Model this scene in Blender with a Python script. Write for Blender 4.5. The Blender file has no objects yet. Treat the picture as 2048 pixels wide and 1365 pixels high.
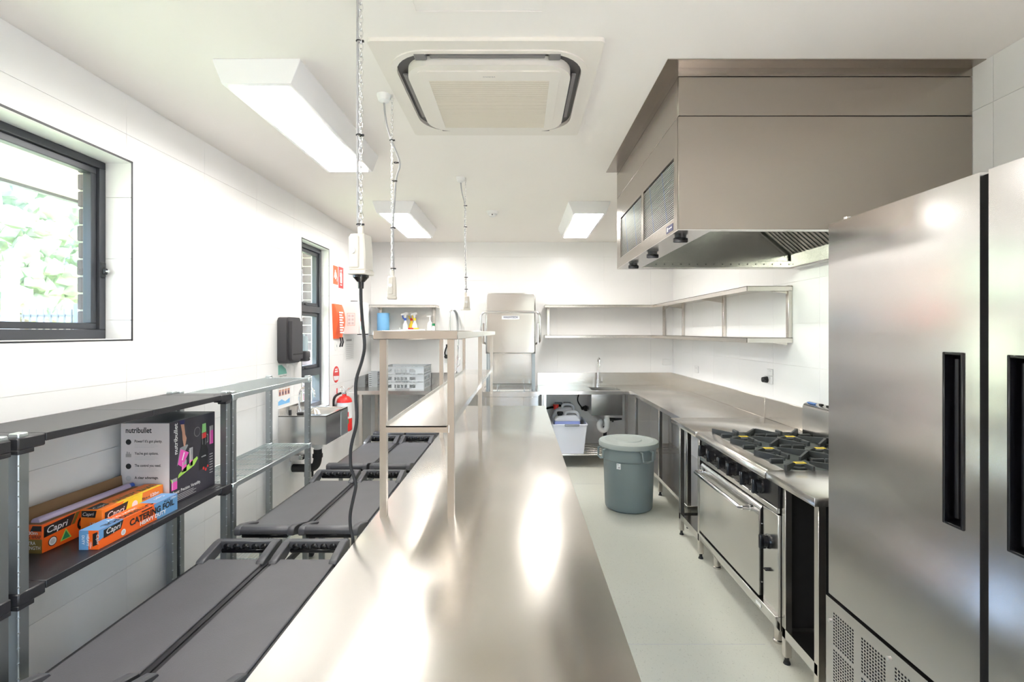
import bpy, bmesh, math, random
from mathutils import Vector, Matrix

random.seed(7)
scene = bpy.context.scene
C = scene.collection
R = math.radians

# ------------------------------------------------------------------ camera
EYE = 1.59
cam_data = bpy.data.cameras.new('camera')
cam = bpy.data.objects.new('camera', cam_data)
C.objects.link(cam)
cam.location = (0, 0, EYE)
cam.rotation_euler = (R(90), 0, 0)
cam_data.sensor_width = 36.0
cam_data.lens = 996.0 / 2048.0 * 36.0
cam_data.shift_x = -14.5 / 2048.0
cam_data.shift_y = -18.5 / 2048.0
cam_data.clip_start = 0.02
cam_data.clip_end = 200
scene.camera = cam

# ------------------------------------------------------------------ world, exposure
LAMP = 22.5
world = bpy.data.worlds.new('sky')
scene.world = world
world.use_nodes = True
wn = world.node_tree.nodes
bg = wn['Background']
sky = wn.new('ShaderNodeTexSky')
sky.sky_type = 'NISHITA'
sky.sun_elevation = R(48)
sky.sun_rotation = R(60)
sky.sun_disc = False
sky.air_density = 1.0
sky.dust_density = 2.5
world.node_tree.links.new(sky.outputs[0], bg.inputs[0])
bg.inputs[1].default_value = 2.3
sun_d = bpy.data.lights.new('sun', 'SUN')
sun_d.energy = 20.0
sun_d.angle = R(1.0)
sun = bpy.data.objects.new('sun', sun_d)
C.objects.link(sun)
sun.rotation_euler = Vector((0.636, 0.304, -0.707)).to_track_quat('-Z', 'Y').to_euler()
scene.view_settings.view_transform = 'Standard'
scene.view_settings.look = 'None'
scene.view_settings.gamma = 1.0
scene.view_settings.use_curve_mapping = False
scene.view_settings.exposure = 0.68

# ------------------------------------------------------------------ materials
MATS = {}
def pbsdf(name):
    m = bpy.data.materials.new(name)
    m.use_nodes = True
    return m, m.node_tree.nodes, m.node_tree.links, m.node_tree.nodes['Principled BSDF']

def mat(name, col, rough=0.5, metal=0.0, var=0.0, vscale=8.0, bump=0.0, bscale=60.0, spec=0.5, coat=0.0):
    m, n, l, b = pbsdf(name)
    b.inputs['Roughness'].default_value = rough
    b.inputs['Metallic'].default_value = metal
    b.inputs['Specular IOR Level'].default_value = spec
    if coat:
        b.inputs['Coat Weight'].default_value = coat
    tc = n.new('ShaderNodeTexCoord')
    if var > 0:
        nz = n.new('ShaderNodeTexNoise'); nz.inputs['Scale'].default_value = vscale
        nz.inputs['Detail'].default_value = 4
        l.new(tc.outputs['Object'], nz.inputs['Vector'])
        rp = n.new('ShaderNodeValToRGB')
        rp.color_ramp.elements[0].position = 0.3; rp.color_ramp.elements[1].position = 0.7
        rp.color_ramp.elements[0].color = [max(0, c * (1 - var)) for c in col] + [1]
        rp.color_ramp.elements[1].color = [min(1, c * (1 + var)) for c in col] + [1]
        l.new(nz.outputs['Fac'], rp.inputs[0]); l.new(rp.outputs[0], b.inputs['Base Color'])
    else:
        b.inputs['Base Color'].default_value = list(col) + [1]
    if bump > 0:
        nb = n.new('ShaderNodeTexNoise'); nb.inputs['Scale'].default_value = bscale
        nb.inputs['Detail'].default_value = 3
        l.new(tc.outputs['Object'], nb.inputs['Vector'])
        bp = n.new('ShaderNodeBump'); bp.inputs['Strength'].default_value = bump
        bp.inputs['Distance'].default_value = 0.01
        l.new(nb.outputs['Fac'], bp.inputs['Height']); l.new(bp.outputs[0], b.inputs['Normal'])
    MATS[name] = m
    return m

def steel(name, col, rough, warp=0.1, wscale=2.0, brush=(1, 1, 1), bstr=0.0, aniso=0.0):
    """brushed stainless sheet: slow waviness of the sheet + fine brushing in roughness"""
    m, n, l, b = pbsdf(name)
    b.inputs['Metallic'].default_value = 1.0
    b.inputs['Base Color'].default_value = list(col) + [1]
    tc = n.new('ShaderNodeTexCoord')
    nz = n.new('ShaderNodeTexNoise'); nz.inputs['Scale'].default_value = wscale; nz.inputs['Detail'].default_value = 0.0
    l.new(tc.outputs['Object'], nz.inputs['Vector'])
    bp = n.new('ShaderNodeBump'); bp.inputs['Strength'].default_value = warp; bp.inputs['Distance'].default_value = 0.05
    l.new(nz.outputs['Fac'], bp.inputs['Height'])
    mp = n.new('ShaderNodeMapping'); mp.inputs['Scale'].default_value = brush
    l.new(tc.outputs['Object'], mp.inputs['Vector'])
    n2 = n.new('ShaderNodeTexNoise'); n2.inputs['Scale'].default_value = 1.0; n2.inputs['Detail'].default_value = 3
    l.new(mp.outputs[0], n2.inputs['Vector'])
    mr = n.new('ShaderNodeMapRange')
    mr.inputs[1].default_value = 0.3; mr.inputs[2].default_value = 0.7
    mr.inputs[3].default_value = max(0.02, rough - 0.004); mr.inputs[4].default_value = rough + 0.004
    l.new(n2.outputs['Fac'], mr.inputs[0])
    if bstr: l.new(mr.outputs[0], b.inputs['Roughness'])
    else: b.inputs['Roughness'].default_value = rough
    l.new(bp.outputs[0], b.inputs['Normal'])
    if aniso: b.inputs['Anisotropic'].default_value = aniso
    MATS[name] = m
    if not bstr: return m
    b2 = n.new('ShaderNodeBump'); b2.inputs['Strength'].default_value = bstr; b2.inputs['Distance'].default_value = 0.002
    l.new(n2.outputs['Fac'], b2.inputs['Height']); l.new(bp.outputs[0], b2.inputs['Normal'])
    l.new(b2.outputs[0], b.inputs['Normal'])
    if aniso:
        b.inputs['Anisotropic'].default_value = aniso
    MATS[name] = m
    return m

def emit(name, col, strength):
    m = bpy.data.materials.new(name); m.use_nodes = True
    n = m.node_tree.nodes; n.remove(n['Principled BSDF'])
    e = n.new('ShaderNodeEmission'); e.inputs[0].default_value = list(col) + [1]; e.inputs[1].default_value = strength
    m.node_tree.links.new(e.outputs[0], n['Material Output'].inputs[0])
    MATS[name] = m
    return m

def glass(name, tint, gloss_rough=0.02, alpha=0.0, body=(0.5, 0.5, 0.5)):
    m = bpy.data.materials.new(name); m.use_nodes = True
    n = m.node_tree.nodes; l = m.node_tree.links; n.remove(n['Principled BSDF'])
    t = n.new('ShaderNodeBsdfTransparent'); t.inputs[0].default_value = list(tint) + [1]
    g = n.new('ShaderNodeBsdfGlossy'); g.inputs['Roughness'].default_value = gloss_rough
    fr = n.new('ShaderNodeFresnel')
    ge = n.new('ShaderNodeNewGeometry'); ir = n.new('ShaderNodeMapRange')      # same index of refraction seen from either face
    ir.inputs[3].default_value = 1.45; ir.inputs[4].default_value = 1 / 1.45
    l.new(ge.outputs['Backfacing'], ir.inputs[0]); l.new(ir.outputs[0], fr.inputs[0])
    mx = n.new('ShaderNodeMixShader')
    l.new(fr.outputs[0], mx.inputs[0]); l.new(t.outputs[0], mx.inputs[1]); l.new(g.outputs[0], mx.inputs[2])
    out = mx
    if alpha > 0:
        d = n.new('ShaderNodeBsdfDiffuse'); d.inputs[0].default_value = list(body) + [1]
        m2 = n.new('ShaderNodeMixShader'); m2.inputs[0].default_value = alpha
        l.new(mx.outputs[0], m2.inputs[1]); l.new(d.outputs[0], m2.inputs[2]); out = m2
    l.new(out.outputs[0], n['Material Output'].inputs[0])
    MATS[name] = m
    return m

mat('tile', (0.89, 0.885, 0.88), 0.28, var=0.012, vscale=2)
mat('grout', (0.84, 0.82, 0.76), 0.9)
mat('paint', (0.93, 0.895, 0.855), 0.75, var=0.01, vscale=1)
mat('beige_wall', (0.66, 0.55, 0.455), 0.8, var=0.06, vscale=1.5)
mat('lamp_white', (0.90, 0.90, 0.91), 0.4)
emit('lamp_glow', (1.0, 0.965, 0.925), LAMP)
steel('steel_bench', (0.76, 0.73, 0.69), 0.23, warp=0.8, wscale=1.6, brush=(1.2, 60, 60))
steel('steel', (0.66, 0.645, 0.625), 0.20, warp=0.22, wscale=2.4, brush=(40, 40, 4))
steel('steel_leg', (0.70, 0.665, 0.625), 0.26, warp=0.03, wscale=2, brush=(90, 90, 4))
steel('steel_hood', (0.385, 0.345, 0.305), 0.27, warp=0.25, wscale=1.5, brush=(1.5, 1.5, 60))
steel('steel_fridge', (0.69, 0.67, 0.66), 0.19, warp=0.25, wscale=1.1, brush=(60, 3, 90))
steel('galv', (0.38, 0.41, 0.425), 0.42, warp=0.05, wscale=12, brush=(30, 30, 8))
steel('galv_bright', (0.72, 0.78, 0.79), 0.32, warp=0.05, wscale=10, brush=(30, 8, 30))
steel('chrome', (0.85, 0.85, 0.86), 0.08, warp=0.0, brush=(2, 2, 2), bstr=0.0)
mat('black_plastic', (0.024, 0.024, 0.028), 0.36, bump=0.05, bscale=300)
mat('black_gloss', (0.008, 0.008, 0.010), 0.22)
mat('dark_void', (0.010, 0.010, 0.011), 0.8)
mat('rubber', (0.018, 0.018, 0.020), 0.6)
mat('cart_top', (0.115, 0.115, 0.126), 0.46, var=0.05, vscale=6, bump=0.10, bscale=260)
mat('cart_frame', (0.085, 0.087, 0.098), 0.42, bump=0.06, bscale=260)
mat('alu_dark', (0.060, 0.064, 0.075), 0.38, metal=0.2)
mat('bin_grey', (0.22, 0.265, 0.265), 0.45, bump=0.05, bscale=200)
mat('bin_lid', (0.35, 0.39, 0.37), 0.45, bump=0.05, bscale=200)
mat('rack_grey', (0.50, 0.54, 0.57), 0.5)
mat('tub_white', (0.80, 0.82, 0.90), 0.35)
mat('handle_grey', (0.30, 0.32, 0.34), 0.5)
mat('can_white', (0.80, 0.82, 0.87), 0.4)
mat('can_blue', (0.36, 0.44, 0.85), 0.35)
mat('pvc_white', (0.82, 0.82, 0.80), 0.4)
mat('ac_white', (0.84, 0.80, 0.74), 0.45)
mat('ac_dark', (0.10, 0.095, 0.095), 0.5)
mat('ac_flap', (0.22, 0.21, 0.21), 0.45)
mat('ac_recess', (0.50, 0.45, 0.38), 0.6)
mat('ac_grille', (0.74, 0.68, 0.58), 0.5)
mat('outlet_cream', (0.74, 0.70, 0.63), 0.4)
mat('outlet_white', (0.84, 0.84, 0.83), 0.4)
mat('cable_grey', (0.42, 0.42, 0.43), 0.5)
mat('red', (0.78, 0.03, 0.025), 0.3)
mat('orange_red', (0.90, 0.13, 0.04), 0.45)
mat('orange', (0.95, 0.22, 0.02), 0.45)
mat('deep_orange', (0.93, 0.14, 0.015), 0.4)
mat('yellow', (0.93, 0.68, 0.03), 0.45)
mat('olive', (0.20, 0.14, 0.03), 0.45)
mat('blue_box', (0.14, 0.34, 0.62), 0.45)
mat('blue', (0.05, 0.14, 0.60), 0.4)
mat('sky_blue', (0.22, 0.52, 0.86), 0.5)
mat('green', (0.02, 0.30, 0.12), 0.4)
mat('lime', (0.42, 0.72, 0.12), 0.5)
mat('soft_green', (0.30, 0.68, 0.26), 0.7)
mat('teal', (0.22, 0.55, 0.47), 0.5)
mat('pink', (0.85, 0.10, 0.50), 0.5)
mat('skin', (0.62, 0.34, 0.24), 0.6)
mat('white', (0.84, 0.84, 0.84), 0.5)
mat('paper', (0.82, 0.82, 0.82), 0.7)
mat('grey_print', (0.40, 0.39, 0.40), 0.7)
mat('pale_print', (0.62, 0.61, 0.62), 0.7)
mat('black_print', (0.015, 0.015, 0.017), 0.5)
mat('box_white', (0.77, 0.73, 0.735), 0.5)
mat('box_dark', (0.045, 0.040, 0.055), 0.4)
mat('cardboard', (0.24, 0.14, 0.07), 0.8)
mat('cling_film', (0.52, 0.44, 0.62), 0.3)
mat('iron', (0.055, 0.060, 0.062), 0.55, bump=0.1, bscale=150)
mat('hob_deck', (0.13, 0.145, 0.14), 0.45)
mat('navy', (0.03, 0.03, 0.14), 0.4)
mat('film_blue', (0.10, 0.25, 0.65), 0.4)
mat('mesh_slat', (0.75, 0.76, 0.76), 0.35, metal=0.8)
mat('brick', (0.115, 0.085, 0.095), 0.85, var=0.25, vscale=9, bump=0.3, bscale=40)
mat('mortar', (0.62, 0.57, 0.50), 0.95)
mat('bounce_paving', (0.62, 0.52, 0.43), 0.8, var=0.08, vscale=1.5)
mat('soffit', (0.86, 0.70, 0.58), 0.7, var=0.04, vscale=2)
mat('leaf', (0.36, 0.46, 0.28), 0.8, var=0.5, vscale=3)
mat('leaf_dark', (0.28, 0.38, 0.30), 0.8, var=0.5, vscale=3)
mat('bark', (0.25, 0.19, 0.14), 0.9, var=0.3, vscale=6)
mat('lawn', (0.40, 0.44, 0.24), 0.9, var=0.25, vscale=0.6)
mat('fence_metal', (0.10, 0.11, 0.14), 0.5)
mat('post_pale', (0.55, 0.60, 0.70), 0.5)
glass('pane', (0.93, 0.96, 0.97))
glass('screen', (0.88, 0.88, 0.89), 0.4, alpha=0.10, body=(0.35, 0.36, 0.38))
glass('clear_plastic', (0.72, 0.82, 0.86), 0.05, alpha=0.35, body=(0.75, 0.83, 0.86))

def floor_material():
    m, n, l, b = pbsdf('vinyl')
    b.inputs['Roughness'].default_value = 0.36
    tc = n.new('ShaderNodeTexCoord')
    a = n.new('ShaderNodeTexNoise'); a.inputs['Scale'].default_value = 1.3; a.inputs['Detail'].default_value = 5
    l.new(tc.outputs['Object'], a.inputs['Vector'])
    r = n.new('ShaderNodeValToRGB')
    r.color_ramp.elements[0].position = 0.25; r.color_ramp.elements[1].position = 0.75
    r.color_ramp.elements[0].color = (0.655, 0.66, 0.575, 1); r.color_ramp.elements[1].color = (0.735, 0.735, 0.645, 1)
    l.new(a.outputs['Fac'], r.inputs[0])
    s = n.new('ShaderNodeTexNoise'); s.inputs['Scale'].default_value = 120; s.inputs['Detail'].default_value = 2
    l.new(tc.outputs['Object'], s.inputs['Vector'])
    r2 = n.new('ShaderNodeValToRGB')
    r2.color_ramp.elements[0].position = 0.30; r2.color_ramp.elements[1].position = 0.36
    r2.color_ramp.elements[0].color = (0.80, 0.80, 0.78, 1); r2.color_ramp.elements[1].color = (1, 1, 1, 1)
    l.new(s.outputs['Fac'], r2.inputs[0])
    mx = n.new('ShaderNodeMix'); mx.data_type = 'RGBA'; mx.blend_type = 'MULTIPLY'; mx.inputs[0].default_value = 1.0
    l.new(r.outputs[0], mx.inputs[6]); l.new(r2.outputs[0], mx.inputs[7])
    l.new(mx.outputs[2], b.inputs['Base Color'])
    MATS['vinyl'] = m
floor_material()

# ------------------------------------------------------------------ mesh helpers
ORG = {}
class MB:
    def __init__(self): self.bm = bmesh.new()
    def face(self, pts):
        try: self.bm.faces.new([self.bm.verts.new(p) for p in pts])
        except ValueError: pass
        return self
    def box(self, x0, x1, y0, y1, z0, z1, bev=0.0, seg=1):
        b = bmesh.new() if bev else self.bm
        v = [b.verts.new(p) for p in ((x0,y0,z0),(x1,y0,z0),(x1,y1,z0),(x0,y1,z0),(x0,y0,z1),(x1,y0,z1),(x1,y1,z1),(x0,y1,z1))]
        for f in ((0,3,2,1),(4,5,6,7),(0,1,5,4),(1,2,6,5),(2,3,7,6),(3,0,4,7)):
            b.faces.new([v[i] for i in f])
        if bev:
            bev = min(bev, 0.49 * min(abs(x1-x0), abs(y1-y0), abs(z1-z0)))
            bmesh.ops.bevel(b, geom=b.edges[:], offset=bev, segments=seg, affect='EDGES', profile=0.5)
            self.merge(b)
        return self
    def merge(self, b, M=None):
        if M is not None: bmesh.ops.transform(b, matrix=M, verts=b.verts)
        me = bpy.data.meshes.new('t'); b.to_mesh(me); b.free()
        self.bm.from_mesh(me); bpy.data.meshes.remove(me)
        return self
    def prism(self, poly, axis, a0, a1, bev=0.0):
        b = bmesh.new()
        def pt(p, a):
            return {'x': (a, p[0], p[1]), 'y': (p[0], a, p[1]), 'z': (p[0], p[1], a)}[axis]
        A = [b.verts.new(pt(p, a0)) for p in poly]; B = [b.verts.new(pt(p, a1)) for p in poly]
        n = len(poly)
        b.faces.new(A); b.faces.new(B[::-1])
        for i in range(n):
            b.faces.new((A[i], B[i], B[(i+1) % n], A[(i+1) % n]))
        bmesh.ops.recalc_face_normals(b, faces=b.faces)
        if bev: bmesh.ops.bevel(b, geom=b.edges[:], offset=bev, segments=1, affect='EDGES')
        return self.merge(b)
    def cyl(self, p0, p1, r0, r1=None, n=16, caps=True):
        r1 = r0 if r1 is None else r1
        p0 = Vector(p0); p1 = Vector(p1); d = (p1 - p0).normalized()
        u = d.orthogonal().normalized(); w = d.cross(u)
        bm = self.bm
        A = []; B = []
        for i in range(n):
            a = 2 * math.pi * i / n; o = u * math.cos(a) + w * math.sin(a)
            A.append(bm.verts.new(p0 + o * r0)); B.append(bm.verts.new(p1 + o * r1))
        for i in range(n):
            bm.faces.new((A[i], A[(i+1) % n], B[(i+1) % n], B[i]))
        if caps:
            bm.faces.new(A[::-1]); bm.faces.new(B)
        return self
    def tube(self, pts, r, n=8, closed=False, caps=True):
        pts = [Vector(p) for p in pts]; N = len(pts); bm = self.bm
        rings = []; u = None
        for i in range(N):
            if closed: d = pts[(i+1) % N] - pts[i-1]
            else: d = pts[min(i+1, N-1)] - pts[max(i-1, 0)]
            d.normalize()
            u = d.orthogonal().normalized() if u is None else (u - d * u.dot(d)).normalized()
            w = d.cross(u); rr = r[i] if isinstance(r, (list, tuple)) else r
            rings.append([bm.verts.new(pts[i] + (u * math.cos(2*math.pi*k/n) + w * math.sin(2*math.pi*k/n)) * rr) for k in range(n)])
        M = N if closed else N - 1
        for i in range(M):
            a = rings[i]; b = rings[(i+1) % N]
            for k in range(n):
                bm.faces.new((a[k], a[(k+1) % n], b[(k+1) % n], b[k]))
        if not closed and caps:
            bm.faces.new(rings[0][::-1]); bm.faces.new(rings[-1])
        return self
    def lathe(self, prof, c, n=32, sx=1.0, sy=1.0):
        bm = self.bm; rings = []
        for (r, z) in prof:
            if r < 1e-6: rings.append([bm.verts.new((c[0], c[1], c[2] + z))])
            else: rings.append([bm.verts.new((c[0] + r*sx*math.cos(2*math.pi*k/n), c[1] + r*sy*math.sin(2*math.pi*k/n), c[2] + z)) for k in range(n)])
        for a, b in zip(rings, rings[1:]):
            if len(a) == 1 and len(b) == 1: continue
            for k in range(n):
                k2 = (k+1) % n
                if len(a) == 1: bm.faces.new((a[0], b[k2], b[k]))
                elif len(b) == 1: bm.faces.new((a[k], a[k2], b[0]))
                else: bm.faces.new((a[k], a[k2], b[k2], b[k]))
        return self
    def ball(self, c, r, s=(1, 1, 1), sub=2):
        b = bmesh.new(); bmesh.ops.create_icosphere(b, subdivisions=sub, radius=r)
        return self.merge(b, Matrix.Translation(c) @ Matrix.Diagonal((s[0], s[1], s[2], 1)))
    def build(self, name, material, parent=None, smooth=True, base=None):
        bm = self.bm
        if parent is not None: o = ORG.get(parent.name, Vector((0, 0, 0)))
        elif base is not None: o = Vector(base)
        else:
            vs = [v.co for v in bm.verts]
            o = Vector(((min(v.x for v in vs)+max(v.x for v in vs))/2, (min(v.y for v in vs)+max(v.y for v in vs))/2, min(v.z for v in vs)))
        bmesh.ops.translate(bm, vec=-o, verts=bm.verts)
        me = bpy.data.meshes.new(name); bm.to_mesh(me); bm.free()
        me.materials.append(MATS[material] if isinstance(material, str) else material)
        if smooth:
            me.polygons.foreach_set('use_smooth', [True] * len(me.polygons))
            me.set_sharp_from_angle(angle=R(38))
        ob = bpy.data.objects.new(name, me); C.objects.link(ob)
        if parent is not None: ob.parent = parent
        else: ob.location = o
        ORG[ob.name] = o
        return ob

def tag(o, label=None, cat=None, group=None, kind=None):
    if label: o['label'] = label
    if cat: o['category'] = cat
    if group: o['group'] = group
    if kind: o['kind'] = kind
    return o
def thing(name, label, cat, loc, group=None):
    o = bpy.data.objects.new(name, None); C.objects.link(o)
    o.empty_display_size = 0.05
    o.location = loc; ORG[o.name] = Vector(loc)
    return tag(o, label, cat, group)
def struct_root(name, loc):
    o = bpy.data.objects.new(name, None); C.objects.link(o)
    o.location = loc; ORG[o.name] = Vector(loc); o['kind'] = 'structure'
    return o
def copy_tree(o, parent=None):
    c = o.copy(); C.objects.link(c)
    if parent is not None: c.parent = parent
    ORG[c.name] = ORG.get(o.name, Vector())
    for ch in [x for x in bpy.data.objects if x.parent == o]: copy_tree(ch, c)
    return c
def B(name, m, parent, *a, bev=0.0, seg=1):
    return MB().box(*a, bev=bev, seg=seg).build(name, m, parent)

def txt(name, s, org, u, v, m, parent, height=None, width=None, bold=0.0, shear=0.0, align='LEFT', lift=0.0006):
    """flat printed lettering: s starting at org, running along u, upright along v"""
    cu = bpy.data.curves.new('t', 'FONT'); cu.body = s; cu.size = 1.0
    cu.offset = bold; cu.shear = shear; cu.resolution_u = 3
    ob = bpy.data.objects.new('t', cu); C.objects.link(ob)
    dg = bpy.context.evaluated_depsgraph_get()
    me = bpy.data.meshes.new_from_object(ob.evaluated_get(dg))
    C.objects.unlink(ob); bpy.data.objects.remove(ob); bpy.data.curves.remove(cu)
    xs = [q.co.x for q in me.vertices]
    x0, x1 = min(xs), max(xs)
    sy = height / 0.72 if height else width / (x1 - x0)
    sx = width / (x1 - x0) if width else sy
    shift = {'LEFT': x0, 'CENTER': (x0 + x1) / 2, 'RIGHT': x1}[align]
    u = Vector(u).normalized(); v = Vector(v).normalized(); nrm = u.cross(v)
    o = Vector(org) + nrm * lift - ORG.get(parent.name, Vector())
    for q in me.vertices:
        q.co = o + u * ((q.co.x - shift) * sx) + v * (q.co.y * sy)
    me.materials.clear(); me.materials.append(MATS[m]); me.name = name
    b = bpy.data.objects.new(name, me); C.objects.link(b); b.parent = parent
    ORG[b.name] = ORG.get(parent.name, Vector())
    return b
def flat(name, polys, org, u, v, m, parent, lift=0.0005):
    """flat printed shapes on a face: list of 2-D polygons in (u, v) metres"""
    mb = MB(); u = Vector(u).normalized(); v = Vector(v).normalized(); nrm = u.cross(v); o = Vector(org) + nrm * lift
    for p in polys: mb.face([o + u * a + v * b for a, b in p])
    return mb.build(name, m, parent, smooth=False)
def disc2(cx, cy, r, n=20, sy=1.0): return [(cx + r*math.cos(2*math.pi*i/n), cy + r*sy*math.sin(2*math.pi*i/n)) for i in range(n)]
def rect2(x0, y0, x1, y1): return [(x0, y0), (x1, y0), (x1, y1), (x0, y1)]
def arc(c, r, a0, a1, n, e1, e2):
    e1 = Vector(e1); e2 = Vector(e2); c = Vector(c)
    return [c + e1 * (r * math.cos(R(a0 + (a1-a0)*i/n))) + e2 * (r * math.sin(R(a0 + (a1-a0)*i/n))) for i in range(n+1)]
def smooth_path(pts, n=6):
    pts = [Vector(p) for p in pts]; P = [pts[0]] + pts + [pts[-1]]; out = []
    for i in range(1, len(P) - 2):
        for k in range(n):
            t = k / n; a, b, c, d = P[i-1], P[i], P[i+1], P[i+2]
            out.append(0.5 * ((2*b) + (c-a)*t + (2*a-5*b+4*c-d)*t*t + (3*b-a-3*c+d)*t**3))
    out.append(pts[-1]); return out
def rrect(x0, x1, y0, y1, r, n=6):
    p = []
    for cx, cy, a in ((x1-r, y1-r, 0), (x0+r, y1-r, 90), (x0+r, y0+r, 180), (x1-r, y0+r, 270)):
        for i in range(n+1): p.append((cx + r*math.cos(R(a+90*i/n)), cy + r*math.sin(R(a+90*i/n))))
    return p

# ------------------------------------------------------------------ room shell
XL, XR, YB, YF, ZC = -1.92, 1.99, 6.45, -1.7, 2.753
W1 = (1.15, 2.469, 1.55, 2.43)      # y0, y1, z0, z1 of the openings in the left wall
W2 = (4.396, 5.026, 0.85, 2.42)
T = 0.006

fl = MB().box(XL-0.3, XR+0.2, YF-0.2, YB+0.2, -0.08, 0).build('floor', 'vinyl'); tag(fl, kind='structure')
ce = MB().box(XL-0.3, XR+0.2, YF-0.2, YB+0.2, ZC, ZC+0.1).build('ceiling', 'paint'); tag(ce, kind='structure')
# floor sheet joins
for y in (2.53, 5.2):
    B('floor_seam', 'pale_print', fl, 0.25, 1.25, y, y+0.003, 0, 0.0006)

def boxes_around(mb, x0, x1, y0, y1, z0, z1, holes):
    ys = sorted({y0, y1, *[h[0] for h in holes], *[h[1] for h in holes]})
    for a, b in zip(ys, ys[1:]):
        cov = sorted([(h[2], h[3]) for h in holes if h[0] <= a and h[1] >= b])
        z = z0
        for c, d in cov:
            if c > z: mb.box(x0, x1, a, b, z, c)
            z = d
        if z < z1: mb.box(x0, x1, a, b, z, z1)
    return mb
wl = boxes_around(MB(), XL-0.18, XL-T, YF, YB, 0, ZC, [W1, W2]).build('wall_left', 'grout', base=(XL, 2.4, 0)); tag(wl, kind='structure')
wb = MB().box(XL-0.18, XR+0.1, YB+T, YB+0.12, 0, ZC).build('wall_back', 'grout'); tag(wb, kind='structure')
wr = MB().box(XR+T, XR+0.1, YF, YB+T, 0, ZC).build('wall_right', 'grout'); tag(wr, kind='structure')
wf = MB().box(XL-0.18, 0.30, YF-0.1, YF, 0, ZC).box(1.9, XR+0.1, YF-0.1, YF, 0, ZC).box(0.30, 1.9, YF-0.1, YF, 2.35, ZC).build('wall_front', 'beige_wall'); tag(wf, kind='structure')

TILE_MESH = {}
def tile_obj(parent, axis, pos, out, a0, a1, z0, z1):
    """one wall tile; axis 'x' = wall plane of constant X, spanning Y a0..a1; out = +1/-1 room side"""
    w = round(a1-a0, 4); h = round(z1-z0, 4)
    key = (axis, out, w, h)
    if key not in TILE_MESH:
        b = MB(); e = 0.0012; t = T
        if axis == 'x':
            lo, hi = (-t, 0) if out > 0 else (0, t)
            b.box(lo, hi, -w/2, w/2, -h/2, h/2)
        else:
            lo, hi = (0, t) if out < 0 else (-t, 0)
            b.box(-w/2, w/2, lo, hi, -h/2, h/2)
        bm = b.bm
        me = bpy.data.meshes.new('tile'); bm.to_mesh(me); bm.free(); me.materials.append(MATS['tile'])
        TILE_MESH[key] = me
    o = bpy.data.objects.new('tile', TILE_MESH[key]); C.objects.link(o); o.parent = parent
    c = Vector((pos, (a0+a1)/2, (z0+z1)/2)) if axis == 'x' else Vector(((a0+a1)/2, pos, (z0+z1)/2))
    o.location = c - ORG[parent.name]
def tile_wall(parent, axis, pos, out, lo, hi, phase, holes=()):
    G = 0.0007; PW = 0.6035; PH = 0.303
    n0 = math.floor((lo - phase) / PW)
    a = phase + n0 * PW
    while a < hi - 1e-4:
        z = 1.648 - 6 * PH
        while z < ZC - 1e-4:
            r = [max(a, lo)+G, min(a+PW, hi)-G, max(z, 0)+G, min(z+PH, ZC)-G]
            z += PH
            if r[1]-r[0] < 0.01 or r[3]-r[2] < 0.01: continue
            rs = [r]
            for h in holes:
                nr = []
                for q in rs:
                    if q[1] <= h[0] or q[0] >= h[1] or q[3] <= h[2] or q[2] >= h[3]: nr.append(q); continue
                    if q[0] < h[0]: nr.append([q[0], h[0], q[2], q[3]])
                    if q[1] > h[1]: nr.append([h[1], q[1], q[2], q[3]])
                    m0, m1 = max(q[0], h[0]), min(q[1], h[1])
                    if q[2] < h[2]: nr.append([m0, m1, q[2], h[2]])
                    if q[3] > h[3]: nr.append([m0, m1, h[3], q[3]])
                rs = nr
            for q in rs:
                if q[1]-q[0] > 0.006 and q[3]-q[2] > 0.006: tile_obj(parent, axis, pos, out, *q)
        a += PW
tile_wall(wl, 'x', XL, 1, YF, YB, 2.4345, [W1, W2])
tile_wall(wb, 'y', YB, -1, XL, XR, -1.92)
tile_wall(wr, 'x', XR, -1, YF, YB, 0.28)

# tiled window reveals (part of the left wall)
def reveal(w, depth):
    y0, y1, z0, z1 = w
    zs = [z0] + [z for z in (1.042, 1.345, 1.648, 1.951, 2.254) if z0 < z < z1] + [z1]
    for a, b in zip(zs, zs[1:]):
        B('reveal_tile', 'tile', wl, XL-depth, XL, y1-T, y1, a+0.0012, b-0.0012)
        B('reveal_tile', 'tile', wl, XL-depth, XL, y0, y0+T, a+0.0012, b-0.0012)
    B('reveal_tile', 'tile', wl, XL-depth, XL, y0, y1, z0, z0+T)
    B('reveal_tile', 'tile', wl, XL-depth, XL, y0, y1, z1-T, z1)
reveal(W1, 0.125); reveal(W2, 0.075)
def edge_trim(w, parent):
    y0, y1, z0, z1 = w; t = 0.010; a, b = XL-0.004, XL+0.0015
    m = MB().box(a, b, y1-t/2, y1+t/2, z0-t/2, z1+t/2).box(a, b, y0-t/2, y0+t/2, z0-t/2, z1+t/2)
    m.box(a, b, y0, y1, z1-t/2, z1+t/2)
    m.box(a, b, y0, y1, z0-0.003, z0+0.003)
    m.build('edge_trim', 'black_plastic', parent)

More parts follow.
